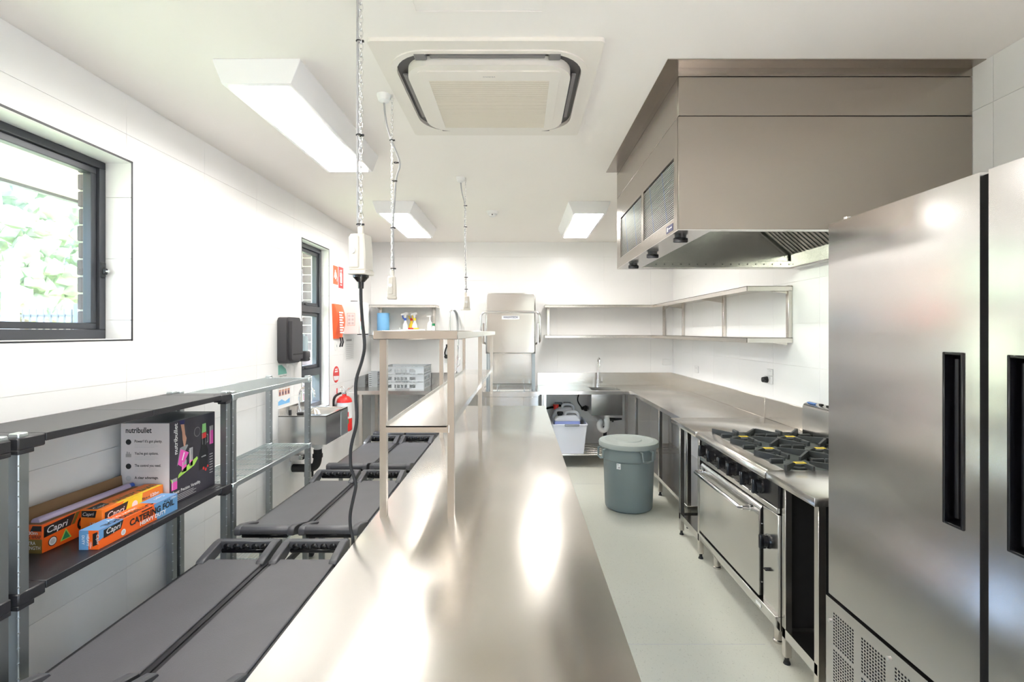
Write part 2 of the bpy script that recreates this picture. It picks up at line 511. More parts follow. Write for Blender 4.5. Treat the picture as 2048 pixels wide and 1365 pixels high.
win1 = struct_root('window_1', (XL-0.15, 1.8, W1[2]))
edge_trim(W1, win1)
def ring(mb, x0, x1, y0, y1, z0, z1, w, wb=None):
    wb = wb or w
    mb.box(x0, x1, y0, y1, z0, z0+wb, bev=0.002); mb.box(x0, x1, y0, y1, z1-w, z1, bev=0.002)
    mb.box(x0, x1, y0, y0+w, z0+wb, z1-w, bev=0.002); mb.box(x0, x1, y1-w, y1, z0+wb, z1-w, bev=0.002)
    return mb
fx = XL-0.125
ring(MB(), fx-0.075, fx, W1[0]+T, W1[1]-T, W1[2]+T, W1[3]-T, 0.036, 0.045).build('window_frame', 'alu_dark', win1)
s1 = ring(MB(), fx-0.055, fx-0.014, W1[0]+0.045, W1[1]-0.044, W1[2]+0.052, W1[3]-0.044, 0.030).build('sash', 'alu_dark', win1)
B('pane', 'pane', s1, fx-0.040, fx-0.034, W1[0]+0.07, W1[1]-0.07, W1[2]+0.078, W1[3]-0.07)
B('insect_screen', 'screen', s1, fx-0.064, fx-0.063, W1[0]+0.06, W1[1]-0.06, W1[2]+0.07, W1[3]-0.06)
MB().box(fx, fx+0.012, 2.425, 2.452, 1.855, 1.93, bev=0.005, seg=2).box(fx+0.010, fx+0.026, 2.43, 2.448, 1.87, 1.90, bev=0.004).build('latch', 'black_plastic', win1)
MB().cyl((fx+0.026, 2.439, 1.886), (fx+0.034, 2.439, 1.886), 0.007).build('latch_lock', 'chrome', win1)

win2 = struct_root('window_2', (XL-0.12, 4.7, W2[2]))
edge_trim(W2, win2)
gx = XL-0.075
y0, y1, z0, z1 = W2[0]+T, W2[1]-T, W2[2]+T, W2[3]-T
m = ring(MB(), gx-0.08, gx, y0, y1, z0, z1, 0.042)
m.box(gx-0.08, gx, y0+0.04, y1-0.04, 1.775, 1.835, bev=0.002)
m.box(gx-0.08, gx, y0+0.04, y1-0.04, 1.165, 1.235, bev=0.002)
m.build('window_frame', 'alu_dark', win2)
for a, b in ((1.835, z1-0.042), (1.235, 1.775)):
    s = ring(MB(), gx-0.06, gx-0.018, y0+0.044, y1-0.044, a+0.003, b-0.003, 0.032).build('sash', 'alu_dark', win2)
    B('pane', 'pane', s, gx-0.042, gx-0.036, y0+0.07, y1-0.07, a+0.03, b-0.03)
    MB().box(gx-0.018, gx-0.008, 4.66, 4.72, a+0.008, a+0.022, bev=0.003).build('latch', 'black_plastic', s)
B('pane', 'pane', win2, gx-0.045, gx-0.039, y0+0.04, y1-0.04, z0+0.04, 1.165)

# unseen glazed double door, added behind the camera to let in fill daylight
dr1 = struct_root('fill_door_1', (1.0, YF-0.05, 0))
m = MB().box(0.30, 0.36, YF-0.09, YF-0.01, 0, 2.35).box(1.84, 1.9, YF-0.09, YF-0.01, 0, 2.35).box(0.36, 1.84, YF-0.09, YF-0.01, 2.29, 2.35)
m.build('fill_door_frame', 'alu_dark', dr1)
for (a, b) in ((0.365, 1.095), (1.105, 1.835)):
    m = MB().box(a, a+0.07, YF-0.07, YF-0.03, 0.01, 2.285).box(b-0.07, b, YF-0.07, YF-0.03, 0.01, 2.285).box(a+0.07, b-0.07, YF-0.07, YF-0.03, 0.01, 0.12).box(a+0.07, b-0.07, YF-0.07, YF-0.03, 2.2, 2.285)
    lf = m.build('fill_door_leaf', 'alu_dark', dr1)
    B('pane', 'pane', lf, a+0.07, b-0.07, YF-0.052, YF-0.047, 0.12, 2.2)

# ceiling hatch and cornice line
hatch = struct_root('trim_1', (-0.147, 1.5, ZC))
m = MB()
for (a, b, c, d) in ((-0.385, 0.095, 1.800, 1.812), (-0.385, 0.095, 1.22, 1.232), (-0.385, -0.373, 1.232, 1.80), (0.083, 0.095, 1.232, 1.80)):
    m.box(a, b, c, d, ZC-0.004, ZC)
m.build('hatch_frame', 'paint', hatch)
B('hatch_panel', 'paint', hatch, -0.371, 0.081, 1.234, 1.798, ZC-0.002, ZC)

# ------------------------------------------------------------------ outside the windows
gr = MB().box(-40, XL-0.31, -15, 45, -0.05, 0.1).build('ground', 'lawn'); tag(gr, kind='structure')
pv = MB().box(XL-0.31, 20, -15, YF-0.21, -0.05, -0.005).build('bounce_paving', 'bounce_paving'); tag(pv, kind='structure')  # unseen warm ground, added to bounce daylight in through the rear door
ev = MB().box(-3.05, XL-0.29, -3, 8.5, 2.50, 2.56).build('eaves_soffit', 'soffit'); tag(ev, kind='structure')
B('fascia', 'alu_dark', ev, -3.09, -3.05, -3, 8.5, 2.48, 2.66)
bw = boxes_around(MB(), XL-0.285, XL-0.195, YF, YB, 0.0, 2.5, [(1.0, 2.50, 1.47, 2.5), (4.3, 5.08, 0.8, 2.5)]).build('wall_outside', 'mortar', base=(XL-0.24, 2.4, 0)); tag(bw, kind='structure')
bk = MB().box(-0.045, 0.055, -0.105, 0.105, -0.038, 0.038, bev=0.004)
bme = None
for (ya, zlo) in ((2.49, 1.44), (5.07, 0.80)):
    z = zlo + 0.043; k = 0
    while z < 2.50:
        if bme is None:
            o = bk.build('brick', 'brick', bw, smooth=False); bme = o.data
            for vtx in bme.vertices: vtx.co += ORG[bw.name]
        else:
            o = bpy.data.objects.new('brick', bme); C.objects.link(o); o.parent = bw
        o.location = Vector((XL-0.245 + random.uniform(-.002, .002), ya + 0.105 + random.uniform(-.004, .004), z)) - ORG[bw.name]
        z += 0.0857; k += 1

def tree(loc, h, rr, m, label, n=300, seed=1):
    rnd = random.Random(seed)
    t = thing('tree', label, 'tree', loc, 'trees seen through the window')
    x, y, z = loc
    MB().tube([(x, y, z), (x+0.1, y, z+h*0.3), (x-0.05, y+0.1, z+h*0.6)], [0.22, 0.16, 0.08], 8).build('trunk', 'bark', t)
    mb = MB()
    for i in range(n):
        a = rnd.uniform(0, 6.28); q = rnd.uniform(0, 1)**0.5 * rr; zz = z + h*rnd.uniform(0.35, 1.0)
        b = bmesh.new(); bmesh.ops.create_icosphere(b, subdivisions=1, radius=rnd.uniform(0.10, 0.20)*rr*0.75)
        for v in b.verts: v.co *= rnd.uniform(0.55, 1.4)
        mb.merge(b, Matrix.Translation((x+q*math.cos(a), y+q*math.sin(a), zz)))
    mb.build('crown', m, t, smooth=False)
tree((-15.5, 15.5, 0.1), 5.6, 2.2, 'leaf', 'pale green leafy tree left of centre beyond the fence', seed=3)
tree((-17.2, 21.5, 0.1), 7.0, 2.0, 'leaf_dark', 'tall darker green tree standing behind the fence near the brick edge', seed=4)
tree((-24.5, 23.0, 0.1), 11.5, 3.4, 'leaf_dark', 'big distant tree reaching the eaves at the window edge', seed=5)
fe = thing('picket_fence', 'dark metal picket fence across the yard outside the window', 'fence', (-8.8, 9.0, 0.1))
B('rail', 'fence_metal', fe, -13.0, -6.4, 8.98, 9.02, 1.86, 1.90); B('rail', 'fence_metal', fe, -13.0, -6.4, 8.98, 9.02, 0.35, 0.39)
pk = None
for i in range(52):
    x = -12.95 + i*0.125
    if pk is None: pk = B('picket', 'fence_metal', fe, x-0.009, x+0.009, 8.97, 9.0, 0.2, 2.0)
    else:
        o = pk.copy(); C.objects.link(o); o.location.x = i*0.125
for x in (-7.98, -10.4):
    B('post', 'fence_metal', fe, x-0.04, x+0.04, 8.95, 9.05, 0.1, 2.10, bev=0.006)
ps = thing('veranda_post', 'pale square post standing on the lawn outside the window', 'post', (-7.15, 7.0, 0.1))
B('shaft', 'post_pale', ps, -7.22, -7.08, 6.93, 7.07, 0.1, 2.52, bev=0.01)
B('cap', 'post_pale', ps, -7.25, -7.05, 6.90, 7.10, 2.52, 2.56, bev=0.01)

# ------------------------------------------------------------------ ceiling things
def lamp(xc, ya, yb, label):
    t = thing('ceiling_light', label, 'light', (xc, (ya+yb)/2, ZC), 'white ceiling light boxes')
    w0, w1, hh = 0.186, 0.148, 0.108
    mb = MB().prism([(xc-w0, ZC), (xc+w0, ZC), (xc+w0, ZC-0.012), (xc+w1, ZC-hh), (xc-w1, ZC-hh), (xc-w0, ZC-0.012)], 'y', ya, yb, bev=0.002)
    mb.build('housing', 'lamp_white', t)
    m = MB(); e = 0.022
    m.box(xc-w1+e, xc+w1-e, ya+0.02, yb-0.02, ZC-hh-0.004, ZC-hh+0.002, bev=0.0015)
    m.build('diffuser', 'lamp_glow', t)
lamp(-1.118, 2.117, 3.29, 'long glowing white light box nearest on the ceiling, above the shelving')
lamp(-1.118, 4.42, 5.59, 'glowing white light box on the far ceiling, left of the hanging cords')
lamp(0.625, 4.43, 5.60, 'glowing white light box on the far ceiling beside the steel hood')
lamp(-1.118, -0.19, 0.98, 'added white fill light box on the ceiling above the near shelving, out of frame')  # unseen light box, added as fill for the foreground


# cassette air conditioner
ax, ay = -0.132, 2.435
ac = thing('ceiling_air_conditioner', 'square white cassette air conditioner set in the ceiling', 'air conditioner', (ax, ay, ZC))
def plate_with_hole(mb, outer, inner, z0, z1):
    n = len(inner)
    bm = mb.bm
    O0 = [bm.verts.new((p[0], p[1], z0)) for p in outer]; I0 = [bm.verts.new((p[0], p[1], z0)) for p in inner]
    O1 = [bm.verts.new((p[0], p[1], z1)) for p in outer]; I1 = [bm.verts.new((p[0], p[1], z1)) for p in inner]
    for i in range(n):
        j = (i+1) % n
        bm.faces.new((O0[i], I0[i], I0[j], O0[j])); bm.faces.new((O1[i], O1[j], I1[j], I1[i]))
        bm.faces.new((O0[i], O0[j], O1[j], O1[i])); bm.faces.new((I0[i], I1[i], I1[j], I0[j]))
    return mb
def rr(c, hx, hy, r, n=8): return rrect(c[0]-hx, c[0]+hx, c[1]-hy, c[1]+hy, r, n)
AC = (ax, ay)
plate_with_hole(MB(), rr(AC, 0.472, 0.472, 0.02), rr(AC, 0.415, 0.40, 0.17), ZC-0.016, ZC).build('panel', 'ac_white', ac)
plate_with_hole(MB(), rr(AC, 0.428, 0.412, 0.17), rr(AC, 0.405, 0.39, 0.16), ZC-0.022, ZC-0.014).build('slot_rim', 'ac_white', ac)
plate_with_hole(MB(), rr(AC, 0.404, 0.389, 0.16), rr(AC, 0.352, 0.338, 0.12), ZC-0.004, ZC-0.001).build('slot_back', 'ac_dark', ac)
plate_with_hole(MB(), rr(AC, 0.358, 0.344, 0.12), rr(AC, 0.31, 0.30, 0.08), ZC-0.042, ZC-0.001).build('inner_ring', 'ac_white', ac)
for (x0, x1, y0, y1) in ((-0.24, 0.24, -0.375, -0.352), (-0.385, -0.365, -0.22, 0.22), (0.365, 0.385, -0.22, 0.22), (-0.24, 0.24, 0.352, 0.375)):
    B('air_flap', 'ac_flap', ac, ax+x0, ax+x1, ay+y0, ay+y1, ZC-0.020, ZC-0.010, bev=0.003)
for sx in (-1, 1):
    for sy in (-1, 1):
        B('slot_bracket', 'ac_flap', ac, ax+sx*0.28-0.025, ax+sx*0.28+0.025, ay+sy*0.368-0.025, ay+sy*0.368+0.025, ZC-0.024, ZC-0.004, bev=0.004)
pl = plate_with_hole(MB(), rr(AC, 0.309, 0.299, 0.02), rr((ax-0.002, ay+0.03), 0.268, 0.252, 0.004), ZC-0.047, ZC-0.03).build('grille_frame', 'ac_white', ac)
m = MB()
for i in range(27):
    y = ay+0.03-0.250 + i*0.0190
    m.prism([(y, ZC-0.045), (y+0.008, ZC-0.048), (y+0.011, ZC-0.048), (y+0.006, ZC-0.030), (y+0.001, ZC-0.030)], 'x', ax-0.27, ax+0.266)
m.build('grille_slats', 'ac_grille', ac)['kind'] = 'stuff'
B('grille_back', 'ac_recess', ac, ax-0.272, ax+0.268, ay-0.222, ay+0.284, ZC-0.03, ZC-0.026)
for i in range(3):
    x = ax-0.135 + i*0.133
    B('grille_rib', 'ac_white', ac, x-0.002, x+0.002, ay-0.220, ay+0.282, ZC-0.044, ZC-0.030)
txt('brand_print', 'DAIKIN', (ax+0.0, ay-0.262, ZC-0.0475), (1, 0, 0), (0, 1, 0), 'grey_print', ac, width=0.052, height=0.010, bold=0.01, align='CENTER', lift=-0.0008)

sd = thing('smoke_detector', 'small round white smoke detector on the far ceiling', 'smoke detector', (-0.258, 4.80, ZC))
MB().lathe([(0.0, 0), (0.056, 0), (0.056, -0.012), (0.048, -0.03), (0.0, -0.03)], (-0.258, 4.80, ZC), 24).build('base', 'outlet_white', sd)
MB().lathe([(0.0, -0.03), (0.034, -0.03), (0.030, -0.052), (0.0, -0.055)], (-0.258, 4.80, ZC), 24).build('sensor', 'outlet_white', sd)
MB().cyl((-0.258, 4.762, ZC-0.04), (-0.258, 4.768, ZC-0.04), 0.006).build('indicator', 'ac_dark', sd)

# hanging power outlets on chains
LINK = {}
def link_mesh(s):
    if s in LINK: return LINK[s]
    mb = MB(); pts = []
    for i in range(12):
        a = 2*math.pi*i/12
        pts.append((0.0052*s*math.cos(a)*(1.0 if abs(math.cos(a)) < .9 else 1.0), 0, 0.0115*s*math.sin(a)))
    mb.tube(pts, 0.0015*s, 5, closed=True)
    me = bpy.data.meshes.new('chain_link'); mb.bm.to_mesh(me); mb.bm.free(); me.materials.append(MATS['chrome'])
    me.polygons.foreach_set('use_smooth', [True]*len(me.polygons))
    LINK[s] = me
    return me
def pendant(x, y, rose_dx, zb, s, label, cord_pts, wide, tall, ang):
    t = thing('hanging_power_outlet', label, 'power outlet', (x, y, zb), 'power outlets hanging on chains')
    rx = x + rose_dx
    MB().lathe([(0.0, 0), (0.034, 0), (0.034, -0.008), (0.027, -0.030), (0.012, -0.040), (0.0, -0.040)], (rx, y, ZC), 24).build('ceiling_rose', 'outlet_white', t)
    MB().cyl((x, y, ZC), (x, y, ZC-0.012), 0.006).tube(arc((x, y, ZC-0.02), 0.008, 0, 300, 10, (1, 0, 0), (0, 0, 1)), 0.0016, 6).build('ceiling_hook', 'chrome', t)
    ztop = zb + tall + 0.030
    z = ZC - 0.030; k = 0; step = 0.0175*s
    while z > ztop:
        o = bpy.data.objects.new('chain_link', link_mesh(s)); C.objects.link(o); o.parent = t
        o.location = Vector((x, y, z)) - ORG[t.name]; o.rotation_euler = (0, 0, R(35 + 90*(k % 2)))
        z -= step; k += 1
    path = smooth_path([(rx, y, ZC-0.03)] + [(x + a, y + 0.004, c) for a, c in cord_pts] + [(x+0.004, y+0.004, zb+tall+0.004)], 8)
    MB().tube(path, 0.0048, 8).build('cord', 'cable_grey', t)
    for a, c in cord_pts[1:]:
        MB().tube(arc((x + a*0.5, y, c), 0.009, 0, 360, 10, (1, 0, 0), (0, 1, 0)), 0.0022, 5).box(x+a*0.5-0.002+0.008, x+a*0.5+0.016, y-0.003, y+0.003, c-0.003, c+0.003).build('cable_tie', 'rubber', t)
    w = wide/2
    M = Matrix.Translation((x, y, 0)) @ Matrix.Rotation(ang, 4, 'Z') @ Matrix.Translation((-x, -y, 0))
    def rot(mb, name, mm, parent):
        bmesh.ops.transform(mb.bm, matrix=M, verts=mb.bm.verts); return mb.build(name, mm, parent)
    body = rot(MB().prism([(x-w, zb+0.014), (x+w, zb+0.014), (x+w*0.96, zb+tall*0.55), (x+w*0.80, zb+tall), (x-w*0.86, zb+tall), (x-w*0.98, zb+tall*0.55)], 'y', y-w*0.9, y+w*0.9, bev=0.004), 'body', 'outlet_cream', t)
    rot(MB().box(x-w*1.06, x+w*1.06, y-w*1.0, y+w*1.0, zb, zb+0.015, bev=0.003), 'socket_rim', 'outlet_cream', body)
    rot(MB().box(x-0.010, x+0.010, y-0.006, y+0.006, zb+tall-0.004, zb+tall+0.030, bev=0.003), 'hanger_lug', 'outlet_cream', body)
    rot(MB().box(x-w*0.86, x+w*0.30, y-w*0.9-0.006, y-w*0.9+0.004, zb+0.022, zb+tall*0.94, bev=0.003), 'switch_cover', 'outlet_cream', body)
    rot(MB().cyl((x-w*0.28, y-w*0.9-0.012, zb+tall*0.58), (x-w*0.28, y-w*0.9-0.004, zb+tall*0.58), 0.0095), 'switch', 'outlet_white', body)
    return t
p1 = pendant(-0.531, 1.67, -0.012, 1.780, 1.25, 'nearest hanging power outlet on a chain, with a black plug and cord', [(-0.012, 2.70), (-0.012, 2.565), (-0.012, 2.25), (-0.010, 1.95)], 0.062, 0.135, R(-12))
pendant(-0.624, 2.443, -0.040, 1.750, 1.0, 'middle hanging power outlet on a chain, between the other two', [(-0.030, 2.62), (-0.004, 2.53), (0.036, 2.42), (0.018, 2.33), (0.004, 2.1), (0.006, 1.90)], 0.042, 0.112, R(8))
pendant(-0.405, 3.75, -0.036, 1.752, 1.0, 'farthest hanging power outlet, in front of the dishwasher wall', [(-0.030, 2.66), (-0.006, 2.54), (-0.006, 2.38), (0.003, 2.0), (0.005, 1.91)], 0.056, 0.105, R(30))
pg = MB().cyl((-0.531, 1.67, 1.779), (-0.531, 1.67, 1.772), 0.026, 0.026, 20).cyl((-0.531, 1.67, 1.772), (-0.531, 1.67, 1.757), 0.025, 0.012, 20).cyl((-0.531, 1.67, 1.757), (-0.531, 1.67, 1.735), 0.010, 0.009, 14)
tp = thing('plug_cord', 'black plug and power cord hanging down beside the bench edge', 'cord', (-0.531, 1.67, 0.3))
pg.build('plug', 'black_gloss', tp)
cp = [(722, 600), (724.5, 640), (729, 690), (724.4, 720), (712.5, 760), (711.5, 794), (713.5, 832), (711, 857), (704.5, 883), (701, 906), (701.7, 934), (706, 948), (711, 967), (711, 978), (705, 1005), (700.5, 1030), (701, 1057), (706, 1082)]
K = 1.67/996
pts = [(-0.531, 1.67, 1.75)] + [((a-1038.5)*K, 1.67, EYE-(b-664)*K) for a, b in cp] + [(-0.56, 1.67, 0.80), (-0.565, 1.68, 0.55), (-0.56, 1.72, 0.35)]
MB().tube(smooth_path(pts, 5), 0.0055, 8).build('cord', 'rubber', tp)

# ------------------------------------------------------------------ steel extraction hood
HX, HY0, HY1, HZ = 0.698, 2.185, 3.56, 2.04
XW = XR - 0.002
hd = thing('extraction_hood', 'big box-shaped stainless steel extraction hood above the stove', 'extraction hood', (1.35, 2.87, HZ))
m = MB().box(HX-0.066, XW, HY0-0.066, HY1+0.062, ZC-0.004, ZC-0.0005)
m.build('ceiling_flange', 'steel_hood', hd)
B('upper_band', 'steel_hood', hd, HX, XW, HY0, HY1, 2.712, ZC-0.004)
zs = [(HZ, 2.536), (2.539, 2.709)]
for a, b in zs:
    B('near_panel', 'steel_hood', hd, HX+0.001, XW, HY0, HY0+0.012, a, b, bev=0.0012)
B('far_panel', 'steel_hood', hd, HX+0.001, XW, HY1-0.012, HY1, HZ, 2.709)
B('aisle_panel', 'steel_hood', hd, HX, HX+0.012, HY0+0.013, HY1-0.013, 2.539, 2.709, bev=0.0012)
F = [(2.25, 2.80), (2.85, 3.43)]
ap = MB()
ya = HY0+0.013; yb = HY1-0.013
ap.box(HX, HX+0.012, ya, yb, 2.375, 2.536); ap.box(HX, HX+0.012, ya, yb, HZ, 2.10)
ap.box(HX, HX+0.012, ya, F[0][0], 2.10, 2.375); ap.box(HX, HX+0.012, F[0][1], F[1][0], 2.10, 2.375); ap.box(HX, HX+0.012, F[1][1], yb, 2.10, 2.375)
ap.build('aisle_panel', 'steel_hood', hd)
for a, b in F:
    fp = B('intake_filter', 'hob_deck', hd, HX+0.016, HX+0.020, a, b, 2.10, 2.375)
    m = MB(); z = 2.104
    while z < 2.37:
        m.prism([(HX+0.004, z), (HX+0.014, z+0.006), (HX+0.014, z+0.0078), (HX+0.004, z+0.0035)], 'y', a, b); z += 0.0095
    s = m.build('filter_louvres', 'mesh_slat', fp); s['kind'] = 'stuff'
    m = MB()
    for q in (0.2, 0.62):
        yq = b - (b-a)*q
        m.prism([(yq-0.004, 2.37), (yq+0.002, 2.37), (yq-0.087, 2.11), (yq-0.093, 2.11)], 'x', HX+0.0045, HX+0.0055)
    m.build('protective_film', 'film_blue', fp)
lb = B('maker_plate', 'navy', hd, HX-0.0015, HX, 2.262, 2.36, 2.052, 2.084)
flat('plate_print', [rect2(0.012, 0.006, 0.03, 0.026), rect2(0.036, 0.014, 0.088, 0.020)], (HX-0.0015, 2.36, 2.052), (0, -1, 0), (0, 0, 1), 'white', lb)
# underside rim
rim = MB().box(HX, HX+0.15, HY0, HY1, HZ-0.004, HZ).box(HX+0.15, XW, HY0, HY0+0.03, HZ-0.004, HZ).box(HX+0.15, XW, HY1-0.05, HY1, HZ-0.004, HZ).box(XW-0.07, XW, HY0+0.03, HY1-0.05, HZ-0.004, HZ)
rim.build('bottom_rim', 'steel', hd)
# cavity
cv = MB().box(HX+0.15, HX+0.158, HY0+0.03, HY1-0.05, HZ, 2.45).box(HX+0.15, XW, HY0+0.022, HY0+0.03, HZ, 2.45).box(HX+0.15, XW, HY1-0.058, HY1-0.05, HZ+0.045, 2.45).box(HX+0.15, XW, HY0+0.03, HY1-0.05, 2.44, 2.45)
cv.build('cavity_lining', 'steel', hd)
gt = B('drain_gutter', 'steel', hd, HX+0.158, XW, HY1-0.080, HY1-0.05, HZ, HZ+0.045, bev=0.002)
m = MB()
for i in range(19):
    x = HX+0.20 + i*0.058
    m.cyl((x, HY1-0.0805, HZ+0.022), (x, HY1-0.079, HZ+0.022), 0.004, n=8)
m.build('drain_holes', 'dark_void', gt)
lmp = B('hood_lamp', 'lamp_white', hd, HX+0.158, HX+0.185, 2.55, 3.35, 2.20, 2.30, bev=0.004)
MB().box(HX+0.185, HX+0.192, 2.57, 3.33, 2.215, 2.285).build('lamp_lens', emit('hood_glow', (0.90, 1.0, 0.84), 30.0), lmp)
B('rear_gutter', 'steel', hd, XW-0.09, XW, HY0+0.03, HY1-0.08, HZ, HZ+0.09, bev=0.002)
B('filter_bank', 'hob_deck', hd, XW-0.005, XW-0.001, HY0+0.03, HY1-0.06, HZ+0.1, 2.44)
sm = None
i = 0; y = HY0+0.05
while y < HY1-0.10:
    p = [(XW-0.06, HZ+0.09), (XW-0.42, 2.44), (XW-0.435, 2.425), (XW-0.075, HZ+0.078)]
    if sm is None: sm = MB().prism(p, 'y', y, y+0.022, bev=0.001).build('baffle_slat', 'steel', hd)
    else:
        o = sm.copy(); C.objects.link(o); o.location.y = y - (HY0+0.05)
    y += 0.042
for yk in (2.323, 2.81, 3.28):
    MB().lathe([(0, 0), (0.026, 0), (0.026, -0.010), (0.018, -0.016), (0, -0.016)], (0.752, yk, HZ-0.004), 20).box(0.752-0.034, 0.752+0.034, yk-0.008, yk+0.008, HZ-0.034, HZ-0.012, bev=0.005, seg=2).build('light_knob', 'black_gloss', hd)

# ------------------------------------------------------------------ wall shelves (stainless, on uprights)
def wall_shelf(name, label, loc): return thing(name, label, 'shelf', loc, 'stainless wall shelves')
def shelf_back(x0, x1, uprights, label):
    t = wall_shelf('wall_shelf', label, ((x0+x1)/2, YB, 1.53))
    for z in (1.923, 1.547):
        m = MB().box(x0, x1, 6.135, YB-0.002, z-0.004, z).box(x0, x1, 6.135, 6.138, z-0.032, z).box(x0, x0+0.002, 6.137, YB-0.02, z-0.03, z).box(x1-0.002, x1, 6.137, YB-0.02, z-0.03, z)
        m.build('shelf_board', 'steel_leg', t)
    for x in uprights:
        MB().box(x-0.018, x+0.018, YB-0.022, YB-0.0005, 1.51, 1.93, bev=0.002).build('upright', 'steel_leg', t)
        for z in (1.923, 1.547):
            MB().prism([(YB-0.02, z-0.006), (YB-0.28, z-0.006), (YB-0.28, z-0.012), (YB-0.02, z-0.055)], 'x', x-0.002, x+0.002).build('bracket', 'steel_leg', t)
    return t
shelf_back(-1.855, -1.035, (-1.79, -1.10), 'stainless wall shelf holding spray bottles, above the dish racks')
cs = wall_shelf('wall_shelf', 'long L-shaped stainless double wall shelf in the far right corner', (1.2, YB, 1.53))
for z in (1.923, 1.547):
    poly = [(0.318, 6.135), (1.655, 6.135), (1.655, 3.62), (XW, 3.62), (XW, YB-0.002), (0.318, YB-0.002)]
    MB().prism(poly, 'z', z-0.004, z).box(0.318, 1.655, 6.135, 6.138, z-0.032, z).box(1.655, 1.658, 3.62, 6.135, z-0.036, z).box(1.655, XW, 3.62, 3.623, z-0.036, z).box(0.318, 0.320, 6.137, YB-0.02, z-0.03, z).build('shelf_board', 'steel_leg', cs)
for x in (0.375, 1.872):
    MB().box(x-0.018, x+0.018, YB-0.022, YB-0.0005, 1.51, 1.93, bev=0.002).build('upright', 'steel_leg', cs)
    for z in (1.923, 1.547): MB().prism([(YB-0.02, z-0.006), (YB-0.28, z-0.006), (YB-0.28, z-0.012), (YB-0.02, z-0.055)], 'x', x-0.002, x+0.002).build('bracket', 'steel_leg', cs)
for y in (5.99, 4.80, 3.645):
    MB().box(XR-0.030, XR-0.0005, y-0.018, y+0.018, 1.51, 1.93, bev=0.002).build('upright', 'steel_leg', cs)
    for z in (1.923, 1.547): MB().prism([(XR-0.03, z-0.006), (XR-0.30, z-0.006), (XR-0.30, z-0.012), (XR-0.03, z-0.055)], 'y', y-0.002, y+0.002).build('bracket', 'steel_leg', cs)

# ------------------------------------------------------------------ island bench with over-shelf
bn = thing('island_bench', 'long stainless steel bench running down the middle of the room', 'bench', (-0.15, 2.5, 0))
BX0, BX1, BY0, BY1 = -0.542, 0.242, 0.35, 4.643
B('bench_top', 'steel_bench', bn, BX0, BX1, BY0, BY1, 0.862, 0.90, bev=0.003, seg=2)
for x in (BX0+0.05, BX1-0.05):
    for y in (BY0+0.08, 1.75, 3.2, BY1-0.07):
        l = B('leg', 'steel_leg', bn, x-0.019, x+0.019, y-0.019, y+0.019, 0.03, 0.862)
        MB().cyl((x, y, 0), (x, y, 0.03), 0.016).build('foot', 'rubber', l)
B('undershelf', 'steel', bn, BX0+0.032, BX1-0.032, BY0+0.062, BY1-0.052, 0.19, 0.225, bev=0.002)
os_ = thing('over_shelf', 'two-tier stainless over-shelf standing on the island bench', 'shelf', (-0.38, 3.2, 0.90))
B('top_shelf', 'steel_leg', os_, -0.530, -0.222, 1.80, 4.60, 1.562, 1.5945, bev=0.0025)
msf = MB().box(-0.494, -0.268, 1.845, 4.60, 1.236, 1.240)
msf.box(-0.497, -0.494, 1.845, 4.60, 1.222, 1.252).box(-0.268, -0.262, 1.845, 4.60, 1.214, 1.242).box(-0.494, -0.268, 1.845, 1.850, 1.216, 1.240)
msf.build('middle_shelf', 'steel_bench', os_)
for x in (-0.507, -0.255):
    for y in (1.865, 3.25, 4.575):
        l = B('leg', 'steel_leg', os_, x-0.0125, x+0.0125, y-0.0125, y+0.0125, 0.90, 1.562)

# ------------------------------------------------------------------ far corner bench, side tables
def legs(t, pts, z1, s=0.016):
    for x, y in pts:
        l = B('leg', 'steel_leg', t, x-s, x+s, y-s, y+s, 0.035, z1, bev=0.0015)
        MB().cyl((x, y, 0.0), (x, y, 0.012), 0.017, 0.013, 12).cyl((x, y, 0.012), (x, y, 0.036), 0.010, n=10).build('foot', 'rubber', l)
cb = thing('corner_bench', 'L-shaped stainless bench with a sink in the far right corner', 'bench', (1.2, 6.0, 0))
# top with sink opening
SX0, SX1, SY0, SY1 = 0.86, 1.20, 5.86, 6.19
ct = MB()
for (a, b, c, d) in ((0.235, SX0, 5.77, YB), (SX1, 1.295, 5.77, YB), (SX0, SX1, 5.77, SY0), (SX0, SX1, SY1, YB), (1.295, XR-0.0, 3.995, YB)):
    ct.box(a, b, c, d, 0.862, 0.90)
bmesh.ops.remove_doubles(ct.bm, verts=ct.bm.verts, dist=1e-5)
ct.build('bench_top', 'steel_bench', cb)
sp = MB().box(0.235, XR, YB-0.016, YB-0.0005, 0.90, 1.062, bev=0.0015).box(XR-0.022, XR-0.0005, 3.995, YB-0.016, 0.90, 1.062, bev=0.0015)
sp.build('splashback', 'steel_leg', cb)
# bowl
bw_ = MB().box(SX0-0.012, SX0, SY0-0.012, SY1+0.012, 0.606, 0.862).box(SX1, SX1+0.012, SY0-0.012, SY1+0.012, 0.606, 0.862).box(SX0, SX1, SY0-0.012, SY0, 0.606, 0.862).box(SX0, SX1, SY1, SY1+0.012, 0.606, 0.862).box(SX0, SX1, SY0, SY1, 0.606, 0.615)
bw_.build('sink_bowl', 'steel', cb)
m = MB().cyl((0.996, 6.31, 0.90), (0.996, 6.31, 0.985), 0.022, 0.019, 20)
m.tube([(0.996, 6.31, 0.98), (0.996, 6.31, 1.19)] + arc((0.996, 6.235, 1.19), 0.075, 0, 180, 12, (0, 1, 0), (0, 0, 1)) + [(0.996, 6.16, 1.15)], 0.011, 12)
tap = m.build('tap', 'chrome', cb)
MB().cyl((1.005, 6.31, 0.955), (1.055, 6.31, 0.955), 0.010).cyl((1.048, 6.31, 0.955), (1.048, 6.31, 1.02), 0.005).build('lever', 'chrome', tap)
